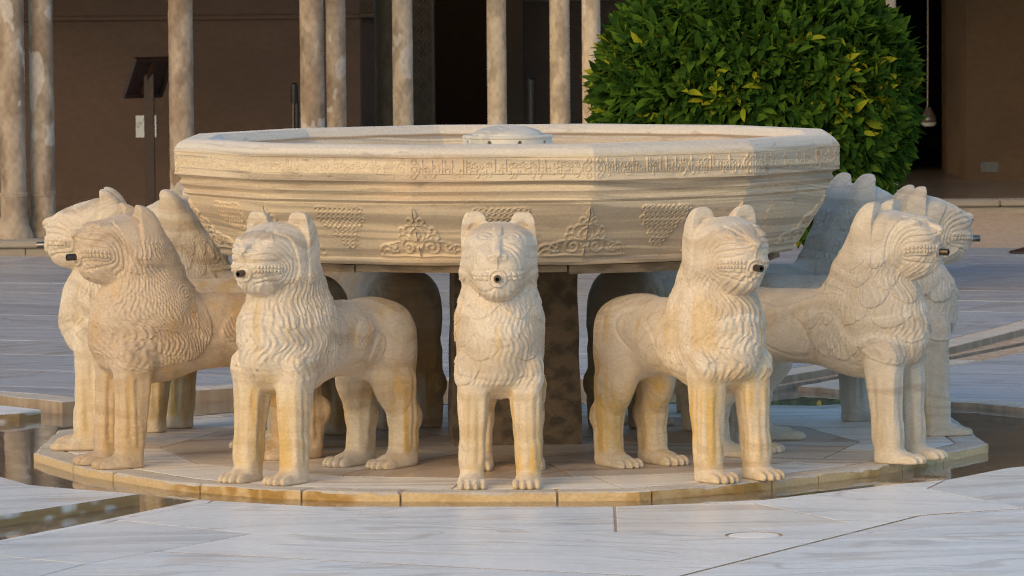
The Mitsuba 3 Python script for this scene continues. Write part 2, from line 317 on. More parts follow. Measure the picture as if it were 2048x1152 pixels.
def tiled(region, z, w, h, seed, limit):
    """running-bond paving laid along the court's axes"""
    r = np.random.RandomState(seed)
    inner = region.buffer(-.16, join_style=2)
    for i in range(-40, 60):
        o = r.uniform(0, w)
        for j in range(-30, 40):
            u0, v0 = j * w + o, i * h
            quad = sg.Polygon([(u * ca - v * sa_, u * sa_ + v * ca) for u, v in ((u0, v0), (u0 + w, v0), (u0 + w, v0 + h), (u0, v0 + h))])
            if not inner.intersects(quad): continue
            c = quad.centroid
            if c.y > limit or abs(c.x) > (c.y + DIST) * .115 + .3: continue
            slab(inner.intersection(quad), z, FAR[r.randint(4)])
    strip = region.difference(inner)
    line = [sg.LineString([(c.x, c.y), (c.x, c.y)]) for c in ()]
    return strip
strip = tiled(terr, .02, 1.35, .82, 3, 13.0)
obj('raised_paving', prism(terr, -.30, .02 - .0028), 'mortar', kind='structure')
fl = sg.LineString(pts)
far = sg.box(-16, 12.6, 22, 32).intersection(terr)
def strip_stones(path, width, z, n_len, th=.09, holder='court_paving', region=None):
    L = path.length; n = max(1, int(L / n_len)); r = np.random.RandomState(8)
    cuts = np.concatenate([[0], (np.arange(1, n) + r.uniform(-.25, .25, n - 1)) / n * L, [L]])
    for a, b in zip(cuts[:-1], cuts[1:]):
        seg = shapely.ops.substring(path, a, b)
        g = seg.buffer(width, cap_style=2, join_style=2, single_sided=False)
        if region is not None: g = g.intersection(region)
        slab(g, z, 'edging_marble', holder, 'edging_stone', th, .004, .016)
import shapely.ops
strip_stones(fl, .155, .02, .95, .11, region=terr)
tiled(right, ZP, 1.25, .8, 6, 12)
bank = sg.LineString([tuple(at(x, y, ZP)[:2]) for x, y in ((1900, 719), (1595, 772), (1640, 774), (1800, 793), (1889, 803), (1950, 805), (2048, 815), (2300, 838))])
strip_stones(bank, .15, ZP + .001, .8, .08, region=right)

# ---------------------------------------------------------------- the fountain's platform
tag('fountain_platform', kind='structure')
EDGE = [(at(x, y, 0)[0], at(x, y, 0)[1]) for x, y in ((65, 905), (165, 935), (335, 962), (520, 978), (720, 985), (1000, 985.5), (1280, 983), (1490, 966), (1760, 933), (1979, 888))]
EDGE += [tuple(at(x, y, 0)[:2]) for x, y in ((1889, 822), (1790, 800))] + [(1.25, 1.62), (.75, 1.78), (.1, 1.84), (-.5, 1.82), (-1.05, 1.60), (-1.45, 1.22), (-1.78, .78)]
plat = sg.Polygon(EDGE).buffer(0)
inner = plat.buffer(-.125, join_style=2)
obj('fountain_platform__core', prism(plat.buffer(-.02), -.30, -.0035), 'mortar')
ring = plat.exterior
L = ring.length
ang0 = np.random.RandomState(2)
nst = 27
cuts = np.sort((np.arange(nst) + ang0.uniform(-.28, .28, nst)) / nst * L)
for a, b in zip(cuts, np.roll(cuts, -1)):
    if b < a: b += L
    d_ = np.linspace(a, b, 9) % L
    o_ = [ring.interpolate(t) for t in d_]
    i_ = [inner.exterior.interpolate(inner.exterior.project(q)) for q in o_]
    # keep the true corners of the kerb
    cor = [(ring.project(sg.Point(c)), c) for c in EDGE]
    outer = sorted([((t - a) % L, (q.x, q.y)) for t, q in zip(d_, o_)] + [((s - a) % L, c) for s, c in cor if 1e-6 < (s - a) % L < (b - a) - 1e-6])
    poly = sg.Polygon([c for _, c in outer] + [(q.x, q.y) for q in i_][::-1]).buffer(0)
    if poly.geom_type == 'Polygon':
        slab(poly, ang0.uniform(-.001, .001), 'edging_marble', 'fountain_platform', 'edging_stone', .10, .003, .012)
rp = np.random.RandomState(11)
mid = inner.intersection(sg.Point(0, 0).buffer(1.32, 3))
outer_ring = inner.difference(sg.Point(0, 0).buffer(1.32, 3))
for k in range(18):
    a0, a1 = (math.radians(20 * k - 97 + q) for q in (0, 20))
    w = sg.Polygon([(0, 0), (3 * math.cos(a0), 3 * math.sin(a0)), (3 * math.cos(a1), 3 * math.sin(a1))])
    slab(outer_ring.intersection(w), 0, PAVE[3] if rp.rand() < .7 else WET_SHADED[1], 'fountain_platform')
for k in range(9):
    a0, a1 = (math.radians(40 * k - 80 + q) for q in (0, 40))
    w = sg.Polygon([(0, 0), (3 * math.cos(a0), 3 * math.sin(a0)), (3 * math.cos(a1), 3 * math.sin(a1))])
    slab(mid.difference(sg.Point(0, 0).buffer(.55, 1)).intersection(w), 0, WET_SHADED[k % 3], 'fountain_platform')
slab(sg.Point(0, 0).buffer(.55, 1), 0, WET_SHADED[0], 'fountain_platform')
# ---------------------------------------------------------------- the basin
PHI = math.radians(13.8)
PROF = [(1.145, 1.171), (1.150, 1.174), (1.230, 1.175), (1.240, 1.172), (1.260, 1.160), (1.275, 1.141), (1.278, 1.136), (1.278, 1.131), (1.274, 1.129), (1.274, 1.053), (1.278, 1.051), (1.278, 1.047), (1.268, 1.043), (1.254, 1.037), (1.249, 1.031), (1.251, 1.024),
        (1.257, 1.018), (1.255, 1.010), (1.244, 1.002), (1.236, .995), (1.235, .990), (1.241, .984), (1.241, .977), (1.231, .971), (1.223, .967), (1.224, .962), (1.221, .957),
        (1.209, .925), (1.186, .890), (1.163, .855), (1.140, .820), (1.117, .787), (1.106, .772), (1.100, .766), (1.104, .760), (1.102, .750), (1.092, .742), (1.060, .737), (.60, .733)]
INNER = [(.05, 1.0), (.60, 1.008), (.95, 1.05), (1.055, 1.095), (1.078, 1.124), (1.090, 1.131), (1.108, 1.136), (1.118, 1.143), (1.130, 1.158)]
def resample(prof, step):
    prof = np.array(prof); out = [prof[0]]
    for a, b in zip(prof[:-1], prof[1:]):
        n = max(1, int(np.ceil(np.linalg.norm(b - a) / step)))
        out += [a + (b - a) * (k + 1) / n for k in range(n)]
    return np.array(out)
pr = resample(INNER + PROF, .008)
c15, s15 = math.cos(math.radians(15)), math.sin(math.radians(15))
def facet_frame(i):
    th = PHI + math.radians(30 * i + 15)
    return np.array([math.sin(th), -math.cos(th), 0]), np.array([math.cos(th), math.sin(th), 0])
nt = 48
tt = np.linspace(-1, 1, nt + 1)
ms = []
for i in range(12):
    n_, t_ = facet_frame(i)
    P = pr[:, 0, None, None] * (c15 * n_ + s15 * tt[None, :, None] * t_) + np.array([0, 0, 1]) * pr[:, 1, None, None]
    P = P.reshape(-1, 3)
    I = np.arange(len(P)).reshape(len(pr), nt + 1)
    f = np.stack([I[:-1, :-1], I[:-1, 1:], I[1:, 1:], I[1:, :-1]], -1).reshape(-1, 4)
    ms.append(trimesh.Trimesh(P, np.vstack([f[:, [0, 2, 1]], f[:, [0, 3, 2]]]), process=False))
bowl = cat(ms); bowl.merge_vertices()
V = np.array(bowl.vertices)
rad = V * [1, 1, 0]; rad /= np.linalg.norm(rad, axis=1, keepdims=True)
th = (np.degrees(np.arctan2(V[:, 0], -V[:, 1])) - math.degrees(PHI)) % 30
arris = np.exp(-(np.minimum(th, 30 - th) / .35) ** 2)
chip = np.clip(fbm(V * 30, 2, 3) - .45, 0, 1)
V += rad * ((.0030 * (fbm(V * 9, 3, 1) - .5) + .0010 * (fbm(V * 60, 2, 2) - .5) - arris * .016 * np.clip(chip - .12, 0, 1)))[:, None]
edge = np.exp(-((V[:, 2] - 1.138) / .006) ** 2) + np.exp(-((V[:, 2] - 1.049) / .005) ** 2)
V -= rad * (edge * .010 * np.clip(fbm(V * 24, 2, 8) - .5, 0, 1))[:, None]
bowl.vertices = V
FB = thing('fountain_basin', 'large twelve sided carved marble basin carried above the stone lions', 'fountain basin')
if bowl.volume < 0: bowl.invert()
obj(FB + '__bowl', bowl, 'basin_marble', smooth=9)
# underside slab of rough brown stone, in blocks
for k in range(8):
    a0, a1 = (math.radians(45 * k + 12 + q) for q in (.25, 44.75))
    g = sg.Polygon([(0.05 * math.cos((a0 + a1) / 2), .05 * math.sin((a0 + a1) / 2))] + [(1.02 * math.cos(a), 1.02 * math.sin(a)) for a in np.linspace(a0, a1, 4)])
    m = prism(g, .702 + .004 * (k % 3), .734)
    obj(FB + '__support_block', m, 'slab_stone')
# carved relief: strokes drawn on a facet's unrolled wall, raised as rounded ribs
arc = np.array(PROF[26:33]); seg = np.r_[0, np.cumsum(np.linalg.norm(np.diff(arc, axis=0), axis=1))]
def wall_point(u, s, h, i):
    """u along the facet from its left arris... 0 = facet centre; s down the wall"""
    R, z = np.interp(s, seg, arc[:, 0]), np.interp(s, seg, arc[:, 1])
    dR, dz = np.gradient(arc[:, 0], seg), np.gradient(arc[:, 1], seg)
    a, b = np.interp(s, seg, -dz), np.interp(s, seg, dR)
    l = np.hypot(a, b)
    n_, t_ = facet_frame(i)
    ap = R * c15 + h * a / l
    return ap[:, None] * n_ + u[:, None] * t_ + (z + h * b / l)[:, None] * np.array([0, 0, 1])
def band_point(u, s, h, i):
    n_, t_ = facet_frame(i)
    return (1.274 * c15 + h)[:, None] * n_ + u[:, None] * t_ + (1.129 - s)[:, None] * np.array([0, 0, 1])
def raster(strokes, fills, u0, u1, s0, s1, res):
    nu, ns = int((u1 - u0) / res) + 1, int((s1 - s0) / res) + 1
    w = np.zeros((nu, ns)); hmap = np.zeros((nu, ns))
    dist_h = np.zeros((nu, ns))
    us, ss_ = u0 + res * np.arange(nu), s0 + res * np.arange(ns)
    for pts_, wd in strokes:
        pts_ = np.asarray(pts_, float)
        for a, b in zip(pts_[:-1], pts_[1:]):
            i0, i1 = int((min(a[0], b[0]) - wd - u0) / res) - 1, int((max(a[0], b[0]) + wd - u0) / res) + 2
            j0, j1 = int((min(a[1], b[1]) - wd - s0) / res) - 1, int((max(a[1], b[1]) + wd - s0) / res) + 2
            i0, j0 = max(i0, 0), max(j0, 0); i1, j1 = min(i1, nu), min(j1, ns)
            if i0 >= i1 or j0 >= j1: continue
            X, Y = us[i0:i1, None], ss_[None, j0:j1]
            d = b - a; l2 = d @ d + 1e-12
            t = np.clip(((X - a[0]) * d[0] + (Y - a[1]) * d[1]) / l2, 0, 1)
            q = np.hypot(X - a[0] - t * d[0], Y - a[1] - t * d[1]) / wd
            v = np.sqrt(np.clip(1 - q * q, 0, 1))
            dist_h[i0:i1, j0:j1] = np.maximum(dist_h[i0:i1, j0:j1], v)
    return us, ss_, dist_h
def relief(key, place, i, strokes, u0, u1, s0, s1, height, res=.0021, bs='basin_marble', wear=0, flip=False):
    us, ss_, h = raster(strokes, [], u0, u1, s0, s1, res)
    U, S_ = np.meshgrid(us, ss_, indexing='ij')
    h = ndimage.gaussian_filter(h, .5)
    if wear:
        h = h * np.clip(1.25 - wear * fbm(np.stack([U * 14 + 3 * i, S_ * 14, U * 0], -1), 3, 7), .1, 1)
    hh = np.where(h > .05, h * height, -.0025)
    m = h > .05
    m = ndimage.binary_dilation(m, iterations=1)
    P = place(U.ravel(), S_.ravel(), hh.ravel(), i)
    I = np.arange(U.size).reshape(U.shape)
    f = np.stack([I[:-1, :-1], I[1:, :-1], I[1:, 1:], I[:-1, 1:]], -1).reshape(-1, 4)
    k = (m[:-1, :-1] & m[1:, :-1] & m[1:, 1:] & m[:-1, 1:]).ravel()
    f = f[k]
    used, inv = np.unique(f, return_inverse=True)
    f = inv.reshape(f.shape)
    P = P[used]
    if not flip: f = f[:, ::-1]
    obj(key, (P, f), bs, smooth=True)
def circ(cx, cy, r, a0=0, a1=2 * np.pi, n=18):
    t = np.linspace(a0, a1, n)
    return np.stack([cx + r * np.cos(t), cy + r * np.sin(t)], 1)
def spiral(cx, cy, r0, r1, a0, turns, n=36, sgn=1):
    t = np.linspace(0, 1, n)
    r = r0 + (r1 - r0) * t; a = a0 + sgn * turns * 2 * np.pi * t
    return np.stack([cx + r * np.cos(a), cy + r * np.sin(a)], 1)
knot = []
P_ = .0198
cnt = [10, 9, 10, 8, 6, 5, 4, 3, 2]
for r_, c_ in enumerate(cnt):
    for j in range(c_):
        x_, y_ = (j - (c_ - 1) / 2) * P_, .014 + r_ * P_ * .88
        knot.append((circ(x_, y_, .0078, n=11), .0031))
        for dx in (-1, 1):
            if r_ + 1 < len(cnt) and (j + r_) % 2:
                knot.append(([(x_ + dx * .004, y_ + .006), (x_ + dx * P_ / 2, y_ + P_ * .88 - .006)], .0029))
        if j + 1 < c_ and (j + r_) % 3 != 1:
            knot.append(([(x_ + .006, y_ - .004), (x_ + P_ - .006, y_ - .004)], .0029))
knot += [([(-.085, .004), (-.05, .004), (-.05, .012)], .003), ([(.085, .004), (.05, .004), (.05, .012)], .003)]
palm_half = [(circ(.0, .0, .001), .001)][:0]
palm_half += [([(0, .008), (.006, .018), (.009, .028), (.004, .036), (0, .038)], .0050), ([(.0, .014), (.0, .034)], .005),
    (circ(.0185, .050, .0105), .0048), ([(0, .044), (.012, .062), (.0, .068)], .0045),
    ([(.010, .064), (.034, .068), (.046, .082), (.044, .098), (.030, .112)], .0052), (circ(.052, .088, .0125, -2.2, 2.6), .0048), (circ(.057, .112, .012, -1.6, 2.8), .0048),
    ([(.0, .074), (.016, .084), (.025, .100), (.020, .118), (.008, .126)], .0050), ([(0, .096), (.007, .104), (0, .114)], .0045), ([(0, .088), (0, .122)], .004),
    (spiral(.040, .150, .032, .004, -2.4, 1.6), .0055), (circ(.0, .140, .012, 0, 3.2), .0048), ([(0, .150), (0, .184)], .0048),
    (spiral(.098, .150, .021, .004, 2.2, 1.3, sgn=-1), .0050), (circ(.124, .172, .030, -2.9, -.2), .0052), (circ(.126, .178, .016, -3.0, .4), .0046), ([(.066, .128), (.082, .130), (.092, .134)], .005), ([(0, .186), (.06, .183), (.10, .186), (.155, .184)], .0048)]
palm_half = [(np.asarray(p_) * [1.08, 1.14], w_ * 1.08) for p_, w_ in palm_half]
knot = [(np.asarray(p_) * [1.04, 1.12], w_ * 1.05) for p_, w_ in knot]
# the verses, in a hand of joined strokes: x runs leftwards from the pen, y up, one unit = the band
A = .28
def dots(n, x, y): return [[(x + .05 * (k - (n - 1) / 2), y), (x + .05 * (k - (n - 1) / 2) + .02, y + .03)] for k in range(n)]
def tooth(n, up): return (.15, [[(0, A), (.07, A), (.07, A + .17), (.075, A), (.15, A)]] + (dots(n, .07, A + .30 if up else A - .14)))
GLY = {'ا': (.15, [[(0, A), (.06, A + .02), (.07, .93)]]), 'أ': (.15, [[(0, A), (.06, A + .02), (.07, .86)], [(.04, .96), (.10, .93)]]), 'إ': (.15, [[(0, A), (.06, A + .02), (.07, .93)], [(.04, .14), (.10, .10)]]),
       'ل': (.17, [[(0, A), (.07, A), (.07, .95), (.075, A), (.17, A)]]), 'ب': tooth(1, False), 'ت': tooth(2, True), 'ث': tooth(3, True), 'ن': tooth(1, True), 'ي': tooth(2, False), 'ئ': tooth(1, True),
       'م': (.20, [[(0, A), (.05, A)], [(.10 + .06 * math.cos(t), A + .06 * math.sin(t)) for t in np.linspace(0, 6.3, 10)], [(.15, A), (.20, A)]]),
       'ر': (.17, [[(0, A), (.05, A + .05), (.08, A - .06), (.17, A - .2), (.22, A - .2)]]), 'ز': (.17, [[(0, A), (.05, A + .05), (.08, A - .06), (.17, A - .2), (.22, A - .2)]] + dots(1, .06, A + .25)),
       'و': (.20, [[(.08 + .055 * math.cos(t), A + .07 + .055 * math.sin(t)) for t in np.linspace(0, 6.3, 9)], [(.12, A + .04), (.12, A - .1), (.2, A - .2), (.26, A - .18)]]),
       'د': (.17, [[(0, A), (.10, A), (.14, A + .08), (.06, A + .26)]]), 'ذ': (.17, [[(0, A), (.10, A), (.14, A + .08), (.06, A + .26)]] + dots(1, .08, A + .36)),
       'ك': (.25, [[(0, A), (.20, A), (.20, A + .25), (.04, A + .62)], [(.2, A), (.25, A)]]), 'ع': (.20, [[(0, A), (.06, A), (.03, A + .12), (.10, A + .19), (.17, A + .12), (.12, A), (.20, A)]]),
       'غ': (.20, [[(0, A), (.06, A), (.03, A + .12), (.10, A + .19), (.17, A + .12), (.12, A), (.20, A)]] + dots(1, .10, A + .32)),
       'ه': (.21, [[(.10 + .08 * math.cos(t), A + .05 + .08 * math.sin(t)) for t in np.linspace(0, 6.3, 10)], [(.10, A - .03), (.10, A + .13)], [(0, A), (.21, A)]]), 'ة': (.18, [[(.09 + .07 * math.cos(t), A + .06 + .07 * math.sin(t)) for t in np.linspace(0, 6.3, 10)]] + dots(2, .09, A + .28)),
       'ح': (.22, [[(0, A), (.14, A), (.04, A + .2), (.2, A + .16)], [(.12, A), (.22, A)]]), 'ج': (.22, [[(0, A), (.14, A), (.04, A + .2), (.2, A + .16)], [(.12, A), (.22, A)]] + dots(1, .1, A - .13)), 'خ': (.22, [[(0, A), (.14, A), (.04, A + .2), (.2, A + .16)], [(.12, A), (.22, A)]] + dots(1, .1, A + .34)),
       'س': (.27, [[(0, A), (.05, A), (.05, A + .13), (.06, A), (.13, A), (.13, A + .13), (.14, A), (.21, A), (.21, A + .13), (.22, A), (.27, A)]]), 'ش': (.27, [[(0, A), (.05, A), (.05, A + .13), (.06, A), (.13, A), (.13, A + .13), (.14, A), (.21, A), (.21, A + .13), (.22, A), (.27, A)]] + dots(3, .13, A + .26)),
       'ف': (.19, [[(.09 + .055 * math.cos(t), A + .11 + .055 * math.sin(t)) for t in np.linspace(0, 6.3, 9)], [(0, A), (.19, A)]] + dots(1, .09, A + .3)), 'ق': (.19, [[(.09 + .055 * math.cos(t), A + .11 + .055 * math.sin(t)) for t in np.linspace(0, 6.3, 9)], [(0, A), (.19, A)]] + dots(2, .09, A + .3)),
       'ط': (.26, [[(.14 + .09 * math.cos(t), A + .06 + .06 * math.sin(t)) for t in np.linspace(0, 6.3, 10)], [(.06, A), (.06, .92)], [(0, A), (.26, A)]]), 'ص': (.28, [[(.13 + .10 * math.cos(t), A + .06 + .06 * math.sin(t)) for t in np.linspace(0, 6.3, 10)], [(.22, A + .1), (.23, A)], [(0, A), (.28, A)]]),
       'ض': (.28, [[(.13 + .10 * math.cos(t), A + .06 + .06 * math.sin(t)) for t in np.linspace(0, 6.3, 10)], [(.22, A + .1), (.23, A)], [(0, A), (.28, A)]] + dots(1, .13, A + .28)), 'ى': (.22, [[(0, A), (.05, A + .08), (.12, A), (.06, A - .12), (.2, A - .16), (.26, A - .06)]]),
       'ؤ': (.20, [[(.08 + .055 * math.cos(t), A + .07 + .055 * math.sin(t)) for t in np.linspace(0, 6.3, 9)], [(.12, A + .04), (.12, A - .1), (.2, A - .2), (.26, A - .18)], [(.05, A + .25), (.11, A + .3)]]), ' ': (.07, [])}
VERSES = ['تبارك من أعطى الإمام محمدا معاني زانت بالجمال المغانيا', 'وإلا فهذا الروض فيه بدائع أبى الله أن يلفى لها الحسن ثانيا', 'ومنحوتة من لؤلؤ شف نورها تحلى بمرفض الجمان النواحيا',
          'بذوب لجين سال بين جواهر غدا مثلها في الحسن أبيض صافيا', 'تشابه جار للعيون بجامد فلم ندر أيا منهما كان جاريا', 'ألم تر أن الما يجري بصفحها ولكنها سدت عليه المجاريا']
def verse_strokes(text, u0, u1, H=.074):
    n = sum(GLY[c][0] for c in text)
    kx = (u1 - u0 - .085) / n
    x, out = .0425, []
    r = np.random.RandomState(len(text))
    for c in text:
        adv, sts = GLY[c]
        for st in sts:
            out.append(([(u1 - x - px * kx, .076 - py * H) for px, py in st], .00255))
        if c == ' ' or r.rand() < .45:      # leaf scrolls that fill the ground above the line
            cx, cy = u1 - x, .022 + .014 * r.rand()
            out.append((spiral(cx, cy, .011, .002, r.rand() * 6, 1.1, 14, 1 if r.rand() < .5 else -1), .0019))
        x += adv * kx
    for e, sg_ in ((u0 + .006, 1), (u1 - .006, -1)):   # lobed cartouche ends
        out += [(circ(e + sg_ * .002, .038, .030, -1.2, 1.2) if sg_ > 0 else circ(e - .002, .038, .030, np.pi - 1.2, np.pi + 1.2), .0028), (circ(e + sg_ * .012, .038, .010), .0024), (circ(e + sg_ * .010, .012, .009), .0024), (circ(e + sg_ * .010, .064, .009), .0024)]
    return out
half_w = 1.274 * s15
for n_i, i in enumerate((-3, -2, -1, 0, 1, 2)):
    relief(FB + '__inscription', band_point, i, verse_strokes(VERSES[n_i % 6], -half_w + .004, half_w - .004), -half_w + .002, half_w - .002, 0, .078, .0058, .0019, wear=(1.25 if i < -1 else .6))
    relief(FB + '__knot_ornament', wall_point, i, knot, -.118, .118, 0, .212, .0075, .0021)
for i in (-3, -2, -1, 0, 1, 2):            # palmettes wrap the arrises between facet i-1 and i
    for side in (0, 1):
        f_i = i - 1 if side == 0 else i
        sgn = -1 if side == 0 else 1
        fn = (lambda u, s, h, k, sgn=sgn: wall_point(sgn * u - sgn * np.interp(s, seg, arc[:, 0]) * s15, s, h, k))
        key = numbered(FB + '__palmette_ornament')
        relief(key, fn, f_i, palm_half, -.0005, .188, 0, .216, .0085, .0021, flip=side == 0)
# pierced dome in the middle of the basin
drum = lathe([(0, 1.0), (.186, 1.0), (.176, 1.10), (.166, 1.157), (.170, 1.160), (.171, 1.166), (.167, 1.171), (0, 1.171)], 72)
cuts_ = []
for k in range(9):
    for zz_, off in ((1.145, 0), (1.121, .5)):
        a = math.radians(40 * (k + off) + 6)
        c_ = trimesh.creation.cylinder(.0088, .10, sections=16)
        c_.apply_transform(trimesh.transformations.rotation_matrix(math.pi / 2, [0, 1, 0]))
        cuts_.append(mv(c_, (.185, 0, zz_), 0)); cuts_[-1].apply_transform(trimesh.transformations.rotation_matrix(a, [0, 0, 1]))
drum = trimesh.boolean.difference([drum, trimesh.boolean.union(cuts_, engine='manifold')], engine='manifold')
DM = thing('pierced_dome', 'low round white marble dome with drilled water holes inside the basin', 'fountain head')
obj(DM + '__drum', drum, 'dome_marble', smooth=35)
obj(DM + '__cap', lathe([(0, 1.160), (.132, 1.160), (.132, 1.176), (.120, 1.187), (.10, 1.194), (.07, 1.202), (.035, 1.206), (0, 1.207)], 72), 'dome_marble', smooth=40)
# central pier under the basin
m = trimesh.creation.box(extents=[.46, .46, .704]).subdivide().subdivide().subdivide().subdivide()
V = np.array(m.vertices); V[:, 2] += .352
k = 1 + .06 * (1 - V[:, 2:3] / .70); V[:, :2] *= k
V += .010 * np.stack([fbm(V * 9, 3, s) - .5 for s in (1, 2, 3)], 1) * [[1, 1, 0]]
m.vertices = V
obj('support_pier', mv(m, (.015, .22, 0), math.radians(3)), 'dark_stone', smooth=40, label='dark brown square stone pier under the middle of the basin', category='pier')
# ---------------------------------------------------------------- stone lions
def smin(a, b, k):
    h = np.clip(0.5 + 0.5 * (b - a) / k, 0, 1)
    return b * (1 - h) + a * h - k * h * (1 - h)

def ell(x, y, z, c, r):
    qx, qy, qz = (x - c[0]) / r[0], (y - c[1]) / r[1], (z - c[2]) / r[2]
    k0 = np.sqrt(qx * qx + qy * qy + qz * qz) + 1e-9
    k1 = np.sqrt((qx / r[0]) ** 2 + (qy / r[1]) ** 2 + (qz / r[2]) ** 2) + 1e-9
    return k0 * (k0 - 1) / k1

def rcone(x, y, z, a, b, ra, rb, sx=1.0, sy=1.0, p=2):
    ax, ay, az = a[0] / sx, a[1] / sy, a[2]
    bx, by, bz = b[0] / sx - ax, b[1] / sy - ay, b[2] - az
    px, py, pz = x / sx - ax, y / sy - ay, z - az
    t = np.clip((px * bx + py * by + pz * bz) / (bx * bx + by * by + bz * bz), 0, 1)
    if p == 2:
        d = np.sqrt((px - bx * t) ** 2 + (py - by * t) ** 2 + (pz - bz * t) ** 2)
    else:
        d = (np.abs(px - bx * t) ** p + np.abs(py - by * t) ** p + np.abs(pz - bz * t) ** p + 1e-12) ** (1 / p)
    return (d - (ra + (rb - ra) * t)) * min(1, sx, sy)

def lion_sdf(x, y, z):
    """half a lion (y >= 0): x forward, z up, paws on z = 0"""
    t = np.clip((x - 0.31) / 0.19, 0, 1)
    d = rcone(x, y, z, (-.30, 0, .485), (.16, 0, .475), .135, .140, 1, .88)
    qr = (np.abs((x + .325) / .130) ** 2.8 + np.abs(y / .128) ** 2.6 + np.abs((z - .465) / .155) ** 2.8 + 1e-12) ** (1 / 2.7)
    d = smin(d, (qr - 1) * .128, .05)
    d = smin(d, ell(x, y, z, (.225, 0, .475), (.222, .136, .180)), .06)
    d = smin(d, ell(x, y, z, (.265, 0, .56), (.155, .126, .12)), .06)
    d = smin(d, rcone(x, y, z, (.195, 0, .60), (.298, 0, .80), .128, .108), .07)
    # head: a blunt, boxy wedge
    ry = (.123 - .036 * t) * (1 - .24 * np.clip((.76 - z) / .13, 0, 1) ** 1.5)
    zc = .790 - .013 * t
    rz = .121 - .033 * t
    q = (np.abs((x - .345) / .154) ** 3.2 + np.abs(y / ry) ** 3.2 + np.abs((z - zc) / rz) ** 3.2 + 1e-12) ** (1 / 3.0)
    hq, pl = (q - 1) * .105, (x - .362) * .574 + (z - .914) * .819
    d = smin(d, -smin(-hq, -pl, .025), .030)
    d = smin(d, ell(x, y, z, (.487, 0, .808), (.026, .028, .021)), .014)
    d = smin(d, ell(x, y, z, (.41, 0, .70), (.075, .062, .040)), .03)
    # front legs
    d = smin(d, rcone(x, y, z, (.315, .088, .40), (.338, .098, .10), .057, .0375, 1.25, 1.05, 3.4), .024)
    d = smin(d, rcone(x, y, z, (.338, .098, .12), (.343, .098, .02), .0375, .041, 1.25, 1.05, 3.4), .018)
    d = smin(d, ell(x, y, z, (.385, .098, .012), (.075, .047, .034)), .022)
    # hind legs
    d = smin(d, ell(x, y, z, (-.325, .078, .40), (.125, .062, .20)), .035)
    d = smin(d, rcone(x, y, z, (-.335, .090, .30), (-.372, .092, .175), .056, .043, 1.4, 1.1), .03)
    d = smin(d, rcone(x, y, z, (-.378, .092, .180), (-.365, .092, .03), .040, .041, 1.40, 1.1, 3.0), .025)
    d = smin(d, ell(x, y, z, (-.432, .092, .172), (.030, .034, .045)), .03)
    d = smin(d, ell(x, y, z, (-.30, .093, .014), (.095, .052, .036)), .022)
    for i in range(4):
        yy = .094 + (i - 1.5) * .0255
        k = .012 if i in (1, 2) else 0
        d = smin(d, ell(x, y, z, (.430 + k, yy, .011), (.042, .0130, .024)), .005)
        d = smin(d, ell(x, y, z, (-.225 + k, yy, .011), (.042, .0135, .024)), .005)
    # cupped ears, open to the front
    def leaf(cx, cy, cz, rx, ry_, rz_):
        w = np.hypot((x - cx) / rx, (z - cz) / rz_)
        return ((w ** 3.4 + np.abs((y - cy) / ry_) ** 3.4 + 1e-12) ** (1 / 3.4) - 1) * ry_
    e = leaf(.290, .083, .812, .098, .047, .142)
    e = np.maximum(e, x - .288 - .06 * (z - .86))
    e = np.maximum(e, -leaf(.318, .077, .812, .062, .033, .118))
    d = smin(d, rcone(x, y, z, (.16, .03, .70), (.225, .070, .84), .060, .040), .04)
    d = smin(d, e, .008)
    return np.maximum(d, -z)

def surface_nets(S, h, origin):
    ins = S < 0
    n = np.array(S.shape)
    c = np.zeros(n - 1, np.uint8)
    for o in np.ndindex(2, 2, 2):
        c += ins[o[0]:n[0] - 1 + o[0], o[1]:n[1] - 1 + o[1], o[2]:n[2] - 1 + o[2]]
    idx = np.argwhere((c > 0) & (c < 8))
    vid = -np.ones(n - 1, np.int64)
    vid[tuple(idx.T)] = np.arange(len(idx))
    P, W = np.zeros((len(idx), 3)), np.zeros(len(idx))
    cor = list(np.ndindex(2, 2, 2))
    val = [S[idx[:, 0] + o[0], idx[:, 1] + o[1], idx[:, 2] + o[2]] for o in cor]
    for a in range(8):
        for b in range(a + 1, 8):
            df = np.array(cor[b]) - cor[a]
            if np.abs(df).sum() != 1:
                continue
            m = (val[a] < 0) != (val[b] < 0)
            t = val[a][m] / (val[a][m] - val[b][m])
            P[m] += np.array(cor[a]) + t[:, None] * df
            W[m] += 1
    V = (idx + P / W[:, None]) * h + origin
    F = []
    for ax in range(3):
        s0 = [slice(1, -1)] * 3; s1 = [slice(1, -1)] * 3
        s0[ax] = slice(0, -1); s1[ax] = slice(1, None)
        A, B = ins[tuple(s0)], ins[tuple(s1)]
        e = np.argwhere(A != B)
        off = np.ones(3, int); off[ax] = 0
        e = e + off
        flip = ins[tuple(e.T)]
        u, v = [k for k in range(3) if k != ax]
        if ax == 1:
            u, v = v, u
        def cell(du, dv):
            q = e.copy(); q[:, u] -= du; q[:, v] -= dv
            return vid[tuple(q.T)]
        quad = np.stack([cell(1, 1), cell(0, 1), cell(0, 0), cell(1, 0)], 1)
        quad[~flip] = quad[~flip][:, ::-1]
        F.append(quad)
    F = np.vstack(F)
    return V, np.vstack([F[:, [0, 1, 2]], F[:, [0, 2, 3]]])

